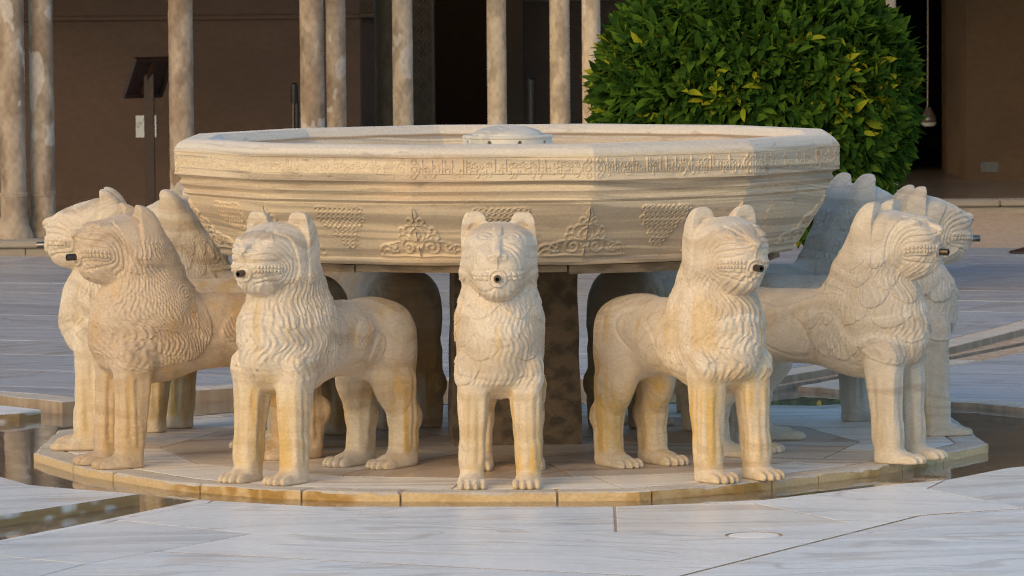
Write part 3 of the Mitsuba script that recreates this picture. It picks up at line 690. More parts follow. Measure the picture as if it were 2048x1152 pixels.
def split_edges(V, F, mask):
    """one 1-to-2/3/4 refinement of the triangles whose edges have both ends in mask (no cracks)"""
    E = np.sort(np.vstack([F[:, [0, 1]], F[:, [1, 2]], F[:, [2, 0]]]), 1)
    key = E[:, 0].astype(np.int64) * len(V) + E[:, 1]
    uq, first, inv = np.unique(key, return_index=True, return_inverse=True)
    ue = E[first]
    s = mask[ue[:, 0]] & mask[ue[:, 1]]
    mid = -np.ones(len(ue), np.int64)
    mid[s] = len(V) + np.arange(s.sum())
    V = np.vstack([V, V[ue[s]].mean(1)])
    m = mid[inv].reshape(3, -1).T
    k = (m >= 0).sum(1)
    out = [F[k == 0]]
    G, M = F[k == 3], m[k == 3]
    for a, b, c in ((G[:, 0], M[:, 0], M[:, 2]), (G[:, 1], M[:, 1], M[:, 0]), (G[:, 2], M[:, 2], M[:, 1]), (M[:, 0], M[:, 1], M[:, 2])):
        out.append(np.stack([a, b, c], 1))
    for r in range(3):
        a, b, c = r, (r + 1) % 3, (r + 2) % 3
        q = (k == 1) & (m[:, a] >= 0)
        G, M = F[q], m[q]
        out += [np.stack([G[:, a], M[:, a], G[:, c]], 1), np.stack([M[:, a], G[:, b], G[:, c]], 1)]
        q = (k == 2) & (m[:, a] >= 0) & (m[:, b] >= 0)
        G, M = F[q], m[q]
        out += [np.stack([M[:, a], G[:, b], M[:, b]], 1), np.stack([G[:, a], M[:, a], M[:, b]], 1), np.stack([G[:, a], M[:, b], G[:, c]], 1)]
    return V, np.vstack(out)

def vnormals(V, F):
    n = np.zeros_like(V)
    fn = np.cross(V[F[:, 1]] - V[F[:, 0]], V[F[:, 2]] - V[F[:, 0]])
    for k in range(3):
        for c in range(3):
            n[:, c] += np.bincount(F[:, k], fn[:, c], len(V))
    return n / np.maximum(np.linalg.norm(n, axis=1, keepdims=True), 1e-12)

def sstep(a, b, x):
    t = np.clip((x - a) / (b - a), 0, 1)
    return t * t * (3 - 2 * t)

def mane_edge(V):
    """metres inside the mane's rear and lower hem; positive = mane"""
    z = V[:, 2]
    xb = .015 + 4.8 * np.minimum(z - .50, 0) ** 2 + 3.0 * np.clip(z - .50, 0, .13) ** 2 - 4 * np.maximum(z - .63, 0)
    return np.minimum(V[:, 0] - xb, (z - .335 - .25 * np.maximum(.26 - V[:, 0], 0)) * 1.0)

def head_dist(V):
    x, y, z = V.T
    return np.sqrt(((x - .36) / .155) ** 2 + (y / .135) ** 2 + ((z - .80) / .135) ** 2)

def lion_base(h):
    lo, hi = np.array([-.50, 0, -.02]), np.array([.54, .19, 1.0])
    nx, nz = int((hi[0] - lo[0]) / h) + 2, int((hi[2] - lo[2]) / h) + 2
    ny = int(.19 / h) + 2
    x = (lo[0] + h * np.arange(nx)).astype(np.float32)[:, None, None]
    y = (h * (np.arange(ny) + .5)).astype(np.float32)[None, :, None]
    z = (lo[2] + .0037 + h * np.arange(nz)).astype(np.float32)[None, None, :]
    X, Y, Z = np.broadcast_arrays(x, y, z)
    half = lion_sdf(X, Y, Z)
    S = np.concatenate([half[:, ::-1], half], 1)
    V, F = surface_nets(S, h, np.array([lo[0], -h * (ny - .5), lo[2] + .0037]))
    V[:, 2] = np.maximum(V[:, 2], 0)
    return V, F

def scales(s, z, w, dz, seed):
    """fish-scale locks on the (s, z) sheet: (0..1 thickness, within-lock s, within-lock v)"""
    best = np.zeros_like(s); par = np.zeros_like(s); lu = np.zeros_like(s); lv = np.zeros_like(s); done = np.zeros(s.shape, bool)
    r0 = np.floor(z / dz)
    for k in (2, 1, 0, -1):
        r = r0 + k
        jit = .5 * (r % 2) + .5 + .10 * np.sin(r * 12.9 + seed)
        j = np.floor(s / w + jit)
        cz = (r + .35 + .20 * np.sin(j * 7.1 + r * 3.3 + seed)) * dz
        u = (s / w + jit - j - .5) * 2
        v = (cz - z) / dz
        inside = (v > -.6) & (v < 1.15 - .75 * u * u) & ~done
        best = np.where(inside, np.clip((v + .6) / 1.75, 0, 1), best)
        lu, lv = np.where(inside, u, lu), np.where(inside, v, lv)
        par = np.where(inside, np.sign(np.sin(j * 2.7 + r * 1.9 + seed)), par)
        done |= inside
    return best, lu, lv, par

def carve(V, N, style, seed, hem=0.0, flank=0, front=False):
    """chisel work as heights along the normal, metres"""
    x, y, z = V.T
    ay = np.abs(y)
    rng = np.random.RandomState(seed)
    o = rng.rand(8) * 6.28
    n1 = fbm(V * 11, 3, seed) - .5
    n2 = fbm(V * 40, 2, seed + 9) - .5
    H = .010 * n1 + .0020 * n2
    # ---- mane
    hd = head_dist(V)
    ed = mane_edge(V) - hem
    top = {'wave': .74, 'curl': .83, 'scale': .77}[style]
    skull = sstep(.94, 1.04, hd) * (1 - sstep(top - .03, top + .03, z))
    M = sstep(0, .010 + .035 * sstep(.40, .34, z), ed) * skull
    fine = style == 'scale'
    cx = .12 + .35 * np.clip(z - .45, 0, .4)
    ang = np.arctan2(y, x - cx + .06)
    s = ang * .165 + (.002 if fine else .007) * np.sin(z * 31 + o[0])
    zz = z + (.003 if fine else .012) * np.sin(s * 26 + o[1]) + .02 * n1 + .10 * np.abs(s) * fine
    if style == 'wave':
        row = zz / .105
        lk, lu, lv, par = scales(s, zz, .062, .075, seed)
        ph = (s + .0048 * np.sin(6.283 * row + 1.0 * np.sin(s * 15 + o[2])) + .006 * np.sign(lu) * np.abs(lu) ** .5 * lv + .012 * n1) / .0140
        D = .0019 * np.cos(6.283 * ph) + .0036 * lk
    elif style == 'curl':
        lk, lu, lv, par = scales(s + .3 * (z - .5) * np.sign(s), zz + .10 * np.abs(s), .112, .058, seed)
        ph = (lu * .056 + par * .026 * (lv - .1) ** 2 + .004 * n1) / .0145
        D = .0018 * np.cos(6.283 * ph) + .0034 * lk
        for cxk, czk in ((.125, .63),):
            rr = np.hypot((x - cxk), z - czk); th = np.arctan2(z - czk, x - cxk)
            a = 1 - sstep(.030, .040, rr)
            D = D * (1 - a) + a * (.0026 * np.cos(6.283 * (rr / .0135 + th / 6.283)) + .003)
    else:
        lk, lu, lv, par = scales(s, zz, .074, .070, seed)
        D = .0064 * lk ** 1.3 + .0013 * np.cos(6.283 * (lu * 2.6 + .25 * np.sin(lv * 4 + o[3]))) * sstep(.1, .5, lk)
    wear = np.clip(.35 + 1.3 * fbm(V * 6.5, 2, seed + 4), .3, 1.3)
    H += M * (.0030 + D * wear + .0010 * np.cos(6.283 * (s + .004 * np.sin(z * 60)) / .0085))
    # ---- face: drawn on the sheet (s2 = round the head from the nose, z)
    s2 = ay + np.maximum(.50 - x, 0) * sstep(.030, .075, ay)
    A = sstep(.24, .27, x) * sstep(.60, .64, z)
    near = A > 0
    fx, fz = (ay if front else s2)[near], z[near]
    def line_dist(pts, n=14):
        p = np.array(pts); t = np.linspace(0, len(p) - 1, n * (len(p) - 1) + 1)
        i = np.clip(t.astype(int), 0, len(p) - 2); u = (t - i)[:, None]
        q0, q1, q2, q3 = p[np.maximum(i - 1, 0)], p[i], p[i + 1], p[np.minimum(i + 2, len(p) - 1)]
        c = .5 * (2 * q1 + (q2 - q0) * u + (2 * q0 - 5 * q1 + 4 * q2 - q3) * u ** 2 + (3 * q1 - q0 - 3 * q2 + q3) * u ** 3)
        c = c + .003 * np.sin(t * 2.1 + seed)[:, None] * [.3, 1]
        dd = np.full(len(fx), 9.)
        for g, h in zip(c[:-1:2], np.r_[c[2::2], c[-1:]][:len(c[:-1:2])]):
            w = h - g; l2 = w @ w + 1e-12
            tt = np.clip(((fx - g[0]) * w[0] + (fz - g[1]) * w[1]) / l2, 0, 1)
            dd = np.minimum(dd, np.hypot(fx - g[0] - tt * w[0], fz - g[1] - tt * w[1]))
        return dd, c
    OUT = [(.016, .815), (.026, .848), (.09, .884), (.17, .882), (.222, .862), (.260, .825), (.280, .779), (.280, .73), (.245, .684), (.19, .662)]
    if front:
        OUT = [(.012, .815), (.018, .886), (.066, .879), (.100, .843), (.117, .789), (.113, .735), (.095, .695), (.066, .674)]
    dout, cv = line_dist(OUT)
    inside = shapely.contains_xy(sg.Polygon(np.vstack([cv, [(.05, .64), (0, .64), (.0, .80)]])).buffer(0), fx, fz)
    sd = np.where(inside, -dout, dout)
    f_ = -.0055 * sstep(.003, -.004, sd) * sstep(.65, .70, fz) - .0035 * np.exp(-(dout / .0035) ** 2) * sstep(.66, .70, fz)
    cuts = [([(.020, .832), (.10, .842), (.175, .832), (.235, .803), (.259, .755), (.245, .705), (.20, .68)], .0052), ([(.018, .815), (.10, .820), (.17, .812), (.222, .786), (.240, .750), (.225, .712), (.19, .69)], .0052),
            ([(.030, .797), (.10, .797), (.17, .790), (.210, .774), (.224, .748), (.212, .722), (.18, .704), (.10, .697), (.03, .690)], .0056), ([(.04, .776), (.12, .772), (.19, .768), (.208, .747), (.19, .722), (.12, .716), (.04, .712)], .0040)]
    if not front:
        cuts.append(([(.045, .850), (.11, .838), (.19, .848), (.245, .812), (.268, .76)], .0028))
    else:
        cuts = [([(.020, .866), (.056, .861), (.088, .826), (.104, .784), (.100, .735), (.085, .705)], .0050), ([(.020, .852), (.047, .845), (.076, .814), (.091, .780), (.092, .757)], .0050), ([(.020, .838), (.043, .832), (.064, .802), (.079, .768)], .0046),
                ([(.0, .706), (.034, .688), (.066, .684), (.093, .706), (.100, .735)], .0050), ([(.028, .762), (.06, .758), (.098, .757)], .0036)]
    for pts, dep in cuts:
        f_ -= dep * np.exp(-(line_dist(pts)[0] / .0036) ** 2)
    # teeth
    zm = .738 if front else .745
    qx, qz = np.abs(fx - (.062 if front else .117)) - (.026 if front else .078), np.abs(fz - zm) - .006
    d = np.hypot(np.maximum(qx, 0), np.maximum(qz, 0)) + np.minimum(np.maximum(qx, qz), 0) - .009
    k_t = (fx - .03) / .0195
    tooth = sstep(.44, .30, np.abs(k_t % 1 - .5)) * sstep(.0070, .0050, np.abs(np.abs(fz - zm) - .0075)) * sstep(.097 if front else .202, .09 if front else .19, fx)
    f_ = np.where(d < .001, -.0070 + .0062 * tooth, f_)
    # eye
    ex, ez = (fx - (.048 if front else .112)) / .026, (fz - (.873 if front else .860)) / .0105
    er = np.hypot(ex, ez + .35 * ex * ex)
    w = sstep(1.9, 1.5, er)
    f_ = f_ * (1 - w) + w * (-.0040 + .0045 * np.exp(-((er - 1) / .30) ** 2) + .0045 * sstep(.75, .2, er))
    bridge = np.zeros_like(x); Fh = np.zeros_like(x)
    Fh[near] = f_
    bridge = (.0065 if front else .0040) * sstep(.019, .011, ay) * sstep(.80, .83, z) * sstep(.34, .38, x)
    rho = np.hypot(y, z - .733)
    boss = sstep(.034, .028, rho) * sstep(.44, .46, x)
    Fh = Fh * (1 - boss) + boss * (.006 - .006 * np.exp(-((rho - .021) / .004) ** 2))
    wing = .010 * np.exp(-((ay - .027) / .011) ** 2 - ((z - .806) / .011) ** 2) * (x > .42) * front
    nos = wing - .009 * np.exp(-((ay - .020) / .0065) ** 2 - ((z - .803) / .006) ** 2) * (x > .45)
    H += A * (Fh + bridge + nos)
    # ---- fluted legs, chest below the mane
    for lx, ly, w in ((.335, .097, 1.), (-.37, .092, .8)):
        near = sstep(.14, .10, np.abs(x - lx)) * sstep(.055, .10, z) * sstep(.345, .30, z)
        b = np.arctan2(ay - ly, x - lx)
        H += near * w * (.0048 * (np.abs(np.cos(3 * b + .5 * np.sin(z * 12 + o[4]) + o[5])) - .6) + .0016 * np.cos(11 * b + o[6] + z * 6))
    # ---- flank and haunch
    side = sstep(.06, .09, ay)
    def oval(cx0, cz0, rx, rz, rot, wd):
        c, s_ = np.cos(rot), np.sin(rot)
        u, v = ((x - cx0) * c + (z - cz0) * s_) / rx, (-(x - cx0) * s_ + (z - cz0) * c) / rz
        return (np.hypot(u, v) - 1) * min(rx, rz), u, v
    if flank == 0:      # long leaf outline and haunch boss
        e1, u, v = oval(-.10, .475, .155, .075, -.5, 0)
        H += side * (-.0045 * np.exp(-(e1 / .0055) ** 2) + .003 * sstep(.004, -.004, e1))
        e2, u, v = oval(-.345, .50, .034, .060, 0, 0)
        H += side * (-.0035 * np.exp(-(e2 / .005) ** 2))
    else:               # tail brush lying on the flank
        e1, u, v = oval(-.08, .50, .075, .045, -.6, 0)
        H += side * sstep(.003, -.006, e1) * (.007 + .0018 * np.cos(6.283 * (u * 5 + v * v * 1.2)))
        e2, u, v = oval(-.17, .43, .035, .065, .2, 0)
        H += side * sstep(.003, -.006, e2) * (.006 + .0015 * np.cos(6.283 * (v * 7 + u)))
    e3, u, v = oval(-.20, .30, .16, .155, .3, 0)
    H += side * sstep(.40, .30, z) * -.003 * np.exp(-(e3 / .006) ** 2)
    return H
HI, LO = .0050, .0072
BASE = {}
def base_mesh(h, fine):
    if (h, fine) not in BASE:
        V, F = lion_base(h)
        if fine:
            V, F = split_edges(V, F, (mane_edge(V) > -.012) | ((V[:, 0] > .19) & (V[:, 2] > .6)))
        BASE[h, fine] = V, F, vnormals(V, F)
    return BASE[h, fine]
def spout_mesh(steep):
    o, i = .0125, .0070
    m = lathe([(i, -.03), (o, -.03), (o, .036), (o - .001, .038), (i, .038), (i, -.03)], 24)
    m.apply_transform(trimesh.transformations.rotation_matrix(math.pi / 2, [0, 1, 0]))
    if m.volume < 0: m.invert()
    p = mv(trimesh.creation.cylinder(i, .02, sections=16), (0, 0, .012)); p.apply_transform(trimesh.transformations.rotation_matrix(math.pi / 2, [0, 1, 0]))
    return m, p
SP, PLUG = spout_mesh(0)
LIONS = [  # angle round the basin, distance of the middle, turn, size, style, seed, stone, flank, mesh, label
    (-1.3, 1.245, 0, 1.0, 'scale', 3, 'lion_cream', 0, 2, 'pale stone lion facing straight out at the front, with broad overlapping chest tufts'),
    (-32.0, 1.25, .014, 1.0, 'wave', 5, 'lion_cream', 1, 2, 'cream stone lion left of the front one, with wavy mane and yellow stained forelegs'),
    (28.9, 1.27, .014, 1.0, 'wave', 8, 'lion_cream', 0, 2, 'cream stone lion right of the front one, with an oval mark on its haunch'),
    (-64.0, 1.245, .034, 1.0, 'curl', 2, 'lion_tan', 1, 2, 'tan stone lion at left whose mane is carved in rows of curved locks'),
    (61.5, 1.27, .036, 1.0, 'scale', 9, 'lion_pale', 0, 2, 'pale beige stone lion at right with scale-like mane tufts and bared teeth'),
    (-91.0, 1.235, .015, 1.035, 'wave', 12, 'lion_cream', 0, 1, 'leftmost stone lion in profile, partly behind the tan lion'),
    (101.0, 1.30, .015, 1.0, 'scale', 14, 'lion_pale', 0, 1, 'rightmost stone lion in profile with a bright steel spout, behind the beige lion'),
    (-119.0, 1.20, 0, 1.0, 'scale', 17, 'lion_cream', 0, 1, 'stone lion seen from behind at left, neck with big square tufts against the basin edge'),
    (119.5, 1.27, 0, 1.04, 'curl', 21, 'lion_grey', 0, 1, 'grey stone lion seen from behind at right, below the green shrub'),
    (-151.5, 1.20, 0, 1.0, 'scale', 23, 'lion_tan', 0, 0, 'stone lion seen from the rear under the basin, left of the dark pier'),
    (148.5, 1.20, 0, 1.0, 'scale', 25, 'lion_tan', 0, 0, 'stone lion seen from the rear under the basin, right of the dark pier'),
    (178.5, 1.24, 0, 1.0, 'scale', 27, 'lion_tan', 0, 0, 'stone lion hidden behind the dark pier on the far side of the basin')]
for ang, r0, lift, size, style, seed, stone, flank, q, label in LIONS:
    V, F, N = base_mesh(HI if q == 2 else LO, q >= 1) if q else base_mesh(.009, False)
    H = carve(V, N, style, seed, flank=flank, front=seed == 3)
    H *= sstep(0, .012, V[:, 2]) * .85 + .15
    P = V + N * H[:, None]
    P[:, 2] = np.maximum(P[:, 2], .0004)
    rg = np.random.RandomState(seed)
    # hand-cut differences between the statues
    a = rg.uniform(-1, 1, 6)
    w = sstep(.62, .85, P[:, 2])
    P[:, 2] += w * .008 * a[0]
    P[:, 1] *= 1 + .04 * a[1] * sstep(.3, .6, P[:, 2])
    P[:, 0] += w * .010 * a[2]
    P[:, 2] -= sstep(0, -.4, P[:, 0]) * sstep(.45, .62, P[:, 2]) * .012 * (a[3] + 1)
    lf = sstep(.27, .46, P[:, 0]) * sstep(.60, .72, P[:, 2]) * sstep(.93, .84, P[:, 2]) * lift
    P[:, 2] += lf
    th = math.radians(ang)
    rot = math.radians(ang - 90)
    c, s = math.cos(rot), math.sin(rot)
    X = P * size
    Wd = np.stack([c * X[:, 0] - s * X[:, 1] + r0 * math.sin(th), s * X[:, 0] + c * X[:, 1] - r0 * math.cos(th), X[:, 2]], 1)
    key = thing('lion_statue', label, 'lion statue', 'stone lions round the basin')
    uv = np.stack([V[:, 0] + 3.7 * seed, V[:, 2]], 1)
    obj(key + '__body', (Wd, F), stone, smooth=True, uv=uv)
    sp = np.array([.497 + .010 * a[2], 0, .733 + .006 * a[0] + lift]) * size
    tw = T().translate([c * sp[0] + r0 * math.sin(th), s * sp[0] - r0 * math.cos(th), sp[2]]).rotate([0, 0, 1], math.degrees(rot)).rotate([0, 1, 0], 2)
    bright = 'steel' if seed in (14, 12) else 'dull_steel'
    obj(key + '__water_spout', SP, bright, smooth=40, to_world=tw)
    obj(key + '__water_spout__bore', PLUG, 'hole_dark', to_world=tw)
# ---------------------------------------------------------------- the galleries round the court
ZS = .11                                   # their floor
def X(px, d): return at(px, 300, d=d)[0]
def Y(d): return d - DIST
DL, DWL, DM_, DWM, DR = 33.0, 37.6, 34.6, 42.4, 37.2     # left columns, left wall, middle columns, back wall, right step (metres from the eye)
xsplit = X(722, DWL)
XMS = X(1240, DM_)
# floors and steps
def step(name, x0, x1, yf, yb, label, n):
    key = thing(name, label, 'step')
    obj(key + '__floor', box(x0, x1, yf + .30, yb, -.25, ZS - .004), 'gallery_floor')
    r = np.random.RandomState(n); xs = np.linspace(x0, x1, n + 1); xs[1:-1] += r.uniform(-.12, .12, n - 1)
    for a, b in zip(xs[:-1], xs[1:]):
        obj(key + '__nosing_stone', bbox(a + .002, b - .002, yf - .035, yf + .30, ZS - .045, ZS, .010), 'stylobate_stone')
    xs = xs + .35
    for a, b in zip(xs[:-1], xs[1:]):
        obj(key + '__riser_stone', bbox(a + .002, min(b, x1) - .002, yf, yf + .25, -.2, ZS - .048, .004), 'stylobate_stone')
    return key
step('gallery_step', -7.2, X(700, DL), Y(DL) - .30, Y(DWL) + .02, 'pale stone step carrying the columns at the left', 8)
step('gallery_step', X(700, DL) + .02, XMS, Y(DM_) - .3, Y(DWM) + 6, 'low stone step under the pale columns behind the basin', 4)
step('gallery_step', XMS + .02, 9.0, Y(DR), Y(DWM) + 6, 'pale stone step in front of the dark doorway at the right', 12)
# columns
shaft = [(.0, .245), (.083, .245), (.083, .370), (.087, .374), (.088, .382), (.085, .387), (.088, .392), (.086, .398), (.080, .402), (.0795, .45), (.079, 1.2), (.078, 2.35), (0, 2.35)]
foot = [(0, ZS), (.125, ZS), (.122, .128), (.108, .160), (.095, .195), (.088, .225), (.085, .2445), (0, .2445)]
capital = [(0, 2.352), (.082, 2.352), (.09, 2.37), (.082, 2.39), (.085, 2.45), (.12, 2.52), (.13, 2.55), (0, 2.55)]
def rough(prof, n, seed, amp):
    prof = resample(prof, .03)
    m = lathe(prof, n); V = np.array(m.vertices)
    r = V * [1, 1, 0]; l = np.linalg.norm(r, axis=1, keepdims=True)
    V += np.where(l > .02, r / np.maximum(l, 1e-6), 0) * amp * (fbm(V * 14, 3, seed)[:, None] - .5)
    m.vertices = V
    return m
COLS = [(26, DL, .052, 'column_worn', 'leftmost pale worn marble column of the left gallery'), (85, DL + .15, .0495, 'column_worn', 'worn marble column second from the left with a large white patch'),
        (364, DL + .35, .050, 'column_worn', 'worn marble column standing alone beside the dark lectern'), (626, DL + .5, .049, 'column_worn', 'mottled marble column, left one of the close pair'),
        (674, DL + 1.4, .040, 'column_worn', 'mottled marble column, right one of the close pair'), (770, DM_ + 4.0, .038, 'column_shaded', 'column with shade painted into its brown stone, left of the carved door jamb'),
        (807, DM_, .0415, 'column_clean', 'pale column just left of the carved door jamb'), (995, DM_, .0395, 'column_clean', 'pale column in front of the black doorway above the pierced dome'),
        (1121, DM_, .041, 'column_clean', 'pale column right of the black doorway, left of a near twin'), (1184, DM_ - .2, .038, 'column_clean', 'pale column against the left edge of the green shrub'),
        (1772, DR + .5, .043, 'column_clean', 'pale column rising behind the right shoulder of the green shrub')]
for k, (px, d, w, stone, label) in enumerate(COLS):
    x = X(px, d); s = w * d / 33 / .0508
    key = thing('arcade_column', label, 'column', 'marble columns of the galleries')
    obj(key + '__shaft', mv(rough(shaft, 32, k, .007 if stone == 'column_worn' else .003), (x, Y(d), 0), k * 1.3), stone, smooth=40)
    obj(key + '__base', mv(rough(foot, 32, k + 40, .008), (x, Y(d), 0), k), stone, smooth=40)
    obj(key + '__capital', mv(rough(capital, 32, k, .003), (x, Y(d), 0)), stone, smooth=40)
    for kk in (key + '__shaft', key + '__base', key + '__capital'):
        sx = w * d / 1.58 / 20 * 20 / .104
        scene[kk]['to_world'] = T().translate([x, Y(d), 0]).scale([w * 10, w * 10, 1] if False else [w * d / (33 * .0508), w * d / (33 * .0508), 1]).translate([-x, -Y(d), 0])
# walls
def wall(x0, x1, y, th, bs, label, ztop=1.44, frieze=True, name='gallery_wall', z1=3.4):
    key = thing(name, label, 'wall')
    obj(key + '__plaster', box(x0, x1, y, y + th, -.2, ztop), bs)
    obj(key + '__skirting', box(x0, x1, y - .022, y - .001, -.2, ZS + .055), bs)
    if frieze == 'plain':
        obj(key + '__ledge', bbox(x0, x1, y - .045, y + .1, ztop + .001, ztop + .035, .006), bs)
        obj(key + '__frieze', box(x0, x1, y - .012, y + th, ztop + .036, z1), bs)
    elif frieze:
        obj(key + '__ledge', bbox(x0, x1, y - .045, y + .1, ztop + .001, ztop + .035, .006), 'stucco')
        obj(key + '__frieze', box(x0, x1, y - .012, y + th, ztop + .036, z1), 'stucco')
        # carved stucco: raised interlace over the frieze's visible foot
        g = []
        n = int((x1 - x0) / .085)
        for q in range(n):
            cx = x0 + (q + .5) * (x1 - x0) / n
            ann = sg.Point(cx, 0).buffer(.036, 6).difference(sg.Point(cx, 0).buffer(.024, 6))
            m = prism(ann.union(sg.box(cx - .006, -.05, cx + .006, .05)).union(sg.box(cx - .042, -.055, cx + .042, -.047)), 0, .012)
            m.apply_transform(trimesh.transformations.rotation_matrix(math.pi / 2, [1, 0, 0])); m.apply_translation([0, y - .0125, ztop + .105]); g.append(m)
        obj(key + '__carving', cat(g), 'stucco', kind='stuff')
    return key
wall(-7.2, xsplit, Y(DWL), .5, 'brown_plaster', 'long dark brown plaster wall behind the left columns', frieze='plain')
yb = Y(DWM)
jl, jr = X(826, DWM), X(870, DWM)
dr_ = X(1014, DWM)
wall(xsplit - 1.2, jl - .003, yb, .5, 'brown_plaster', 'short brown plaster wall left of the carved door jamb', 1.40)
wall(dr_ + .002, X(1048, DWM), yb - .12, .62, 'ochre_plaster', 'narrow ochre plaster pier just right of the black doorway', 1.62)
wall(X(1048, DWM) + .002, X(1700, DWM), yb, .5, 'brown_plaster', 'dark brown plaster wall between the pale columns and the shrub', 1.52)
wall(X(1933, 40.6), 9.0, Y(40.6), 2.3, 'ochre_plaster', 'ochre brown plaster wall at the right edge beside the dark doorway', 1.545)
# carved jamb
key = thing('door_jamb', 'carved stucco jamb on the left side of the black doorway', 'door jamb')
obj(key + '__core', box(jl, jr - .022, yb - .05, yb + .6, -.2, 3.4), 'stucco')
obj(key + '__edge_bead', box(jr - .021, jr, yb - .065, yb + .6, -.2, 3.4), 'stucco')
g = []
for q in range(26):
    for cxo in (-.042, .042):
        z = .2 + q * .085 + (.0425 if cxo > 0 else 0); cx = (jl + jr - .022) / 2 + cxo
        sh = sg.Point(cx, z).buffer(.038, 5).difference(sg.Point(cx, z).buffer(.027, 5)).union(sg.Point(cx, z).buffer(.011, 4)).union(sg.LineString([(cx - .04, z - .04), (cx + .04, z + .04)]).buffer(.004))
        m = prism(sh, 0, .012); m.apply_transform(trimesh.transformations.rotation_matrix(math.pi / 2, [1, 0, 0])); m.apply_translation([0, yb - .0505, 0]); g.append(m)
obj(key + '__carving', cat(g), 'stucco', kind='stuff')
# the dark rooms behind the doorways; unseen roofs and fascia added for shading
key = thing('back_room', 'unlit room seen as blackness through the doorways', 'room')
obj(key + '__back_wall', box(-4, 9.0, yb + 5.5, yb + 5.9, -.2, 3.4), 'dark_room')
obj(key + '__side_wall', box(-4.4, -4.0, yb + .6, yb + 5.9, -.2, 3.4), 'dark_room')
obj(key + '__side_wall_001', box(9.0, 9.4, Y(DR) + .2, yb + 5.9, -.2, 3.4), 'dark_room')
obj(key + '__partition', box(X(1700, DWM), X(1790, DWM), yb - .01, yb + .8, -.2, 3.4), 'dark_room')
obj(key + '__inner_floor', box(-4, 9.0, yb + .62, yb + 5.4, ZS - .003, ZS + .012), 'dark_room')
key = thing('shading_arcade', 'unseen plain fascia, roofs and ceilings added above the columns to shade the galleries', 'arcade')
obj(key + '__left_front', box(-7.2, X(700, DL), Y(DL) - .17, Y(DL) + .17, 2.55, 5.2), 'stucco')
obj(key + '__left_roof', box(-7.2, X(700, DL), Y(DL) - .75, Y(DWL) + .6, 5.2, 5.4), 'stucco')
obj(key + '__left_ceiling', box(-7.2, X(700, DL), Y(DL) + .18, Y(DWL) + .6, 3.4, 3.5), 'dark_wood')
XM = X(1240, DM_)
obj(key + '__middle_front', box(X(700, DL), XM, Y(DM_) - .17, Y(DM_) + .17, 2.55, 5.2), 'stucco')
obj(key + '__middle_roof', box(X(700, DL) + .002, XM, Y(DM_) - .75, yb + 6, 5.2, 5.4), 'stucco')
obj(key + '__middle_ceiling', box(X(700, DL) + .002, XM, Y(DM_) + .18, yb + 6, 3.41, 3.51), 'dark_wood')
obj(key + '__right_front', box(XM + .002, 9.4, Y(DR) + .3, Y(DR) + .64, 2.55, 5.2), 'stucco')
obj(key + '__right_roof', box(XM + .002, 9.4, Y(DR) - .35, yb + 6, 5.21, 5.41), 'stucco')
obj(key + '__right_ceiling', box(XM + .002, 9.4, Y(DR) + .65, yb + 6, 3.41, 3.51), 'dark_wood')
obj(key + '__end_wall', box(X(700, DL) - .3, X(700, DL), Y(DWL) + .61, yb - .01, 3.5, 5.2), 'stucco')
# ---------------------------------------------------------------- things standing in the galleries
d = 35.4
key = thing('lectern', 'dark brown metal information lectern with a tilted board, in front of the left wall', 'information lectern')
x0, x1 = X(289.5, d), X(309.5, d)
obj(key + '__post', bbox(x0, x1, Y(d) - .03, Y(d) + .03, ZS, 1.10, .003), 'brown_metal')
obj(key + '__foot_plate', bbox(x0 - .08, x1 + .08, Y(d) - .12, Y(d) + .12, ZS - .003, ZS + .010, .003), 'brown_metal')
def board_pt(u, v, w):     # u across, v up the slope, w off the back
    e1 = np.array([.62, .60, 0]); e1 /= np.linalg.norm(e1)
    nrm = np.array([.60, -.62, -.45]); nrm /= np.linalg.norm(nrm)
    e2 = np.cross(nrm, e1); e2 *= np.sign(e2[2])
    return np.array([x0 + .03, Y(d) - .005, 1.075]) + e1 * u + e2 * v + nrm * w
def plate(u0, u1, v0, v1, w0, w1):
    return trimesh.convex.convex_hull([board_pt(u, v, w) for u in (u0, u1) for v in (v0, v1) for w in (w0, w1)])
obj(key + '__board', plate(-.17, .17, -.15, .15, -.016, -.004), 'brown_metal')
for nm, a in (('frame_bar', (-.17, .17, -.15, -.125, -.003, .018)), ('frame_bar', (-.17, .17, .125, .15, -.003, .018)), ('frame_bar', (-.17, -.145, -.124, .124, -.003, .018)), ('frame_bar', (.145, .17, -.124, .124, -.003, .018)), ('rib', (-.022, .022, -.124, .124, -.003, .024))):
    obj(f'{key}__{nm}', plate(*a), 'brown_metal')
dn = DWL - .02
key = thing('paper_notice', 'white paper sheet with a blue scribble stuck on the wall behind the lectern', 'notice')
xa, xb = X(272, dn), X(313, dn); za, zb = at(290, 275, d=dn)[2], at(290, 231, d=dn)[2]
obj(key + '__sheet', box(xa, xb, Y(dn) + .012, Y(dn) + .0145, za, zb), 'paper')
tx = text_mesh('25-8', .028, .001); tx.apply_translation(-tx.centroid)
tx.apply_transform(trimesh.transformations.rotation_matrix(math.radians(38), [0, 0, 1])); tx.apply_transform(trimesh.transformations.rotation_matrix(math.pi / 2, [1, 0, 0]))
obj(key + '__handwriting', mv(tx, (xa + .042, Y(dn) + .011, (za + zb) / 2 + .03)), 'ink')
d = 35.8
key = thing('folded_stand', 'folded black tripod stand leaning beside the column pair', 'stand')
c = lambda px, py: at(px, py, d=d)
obj(key + '__head', mv(rough([(0, 0), (.026, 0), (.027, .05), (.024, .08), (.026, .10), (.022, .13), (.012, .138), (0, .139)], 20, 3, .004), c(589, 206)), 'black_metal', smooth=40)
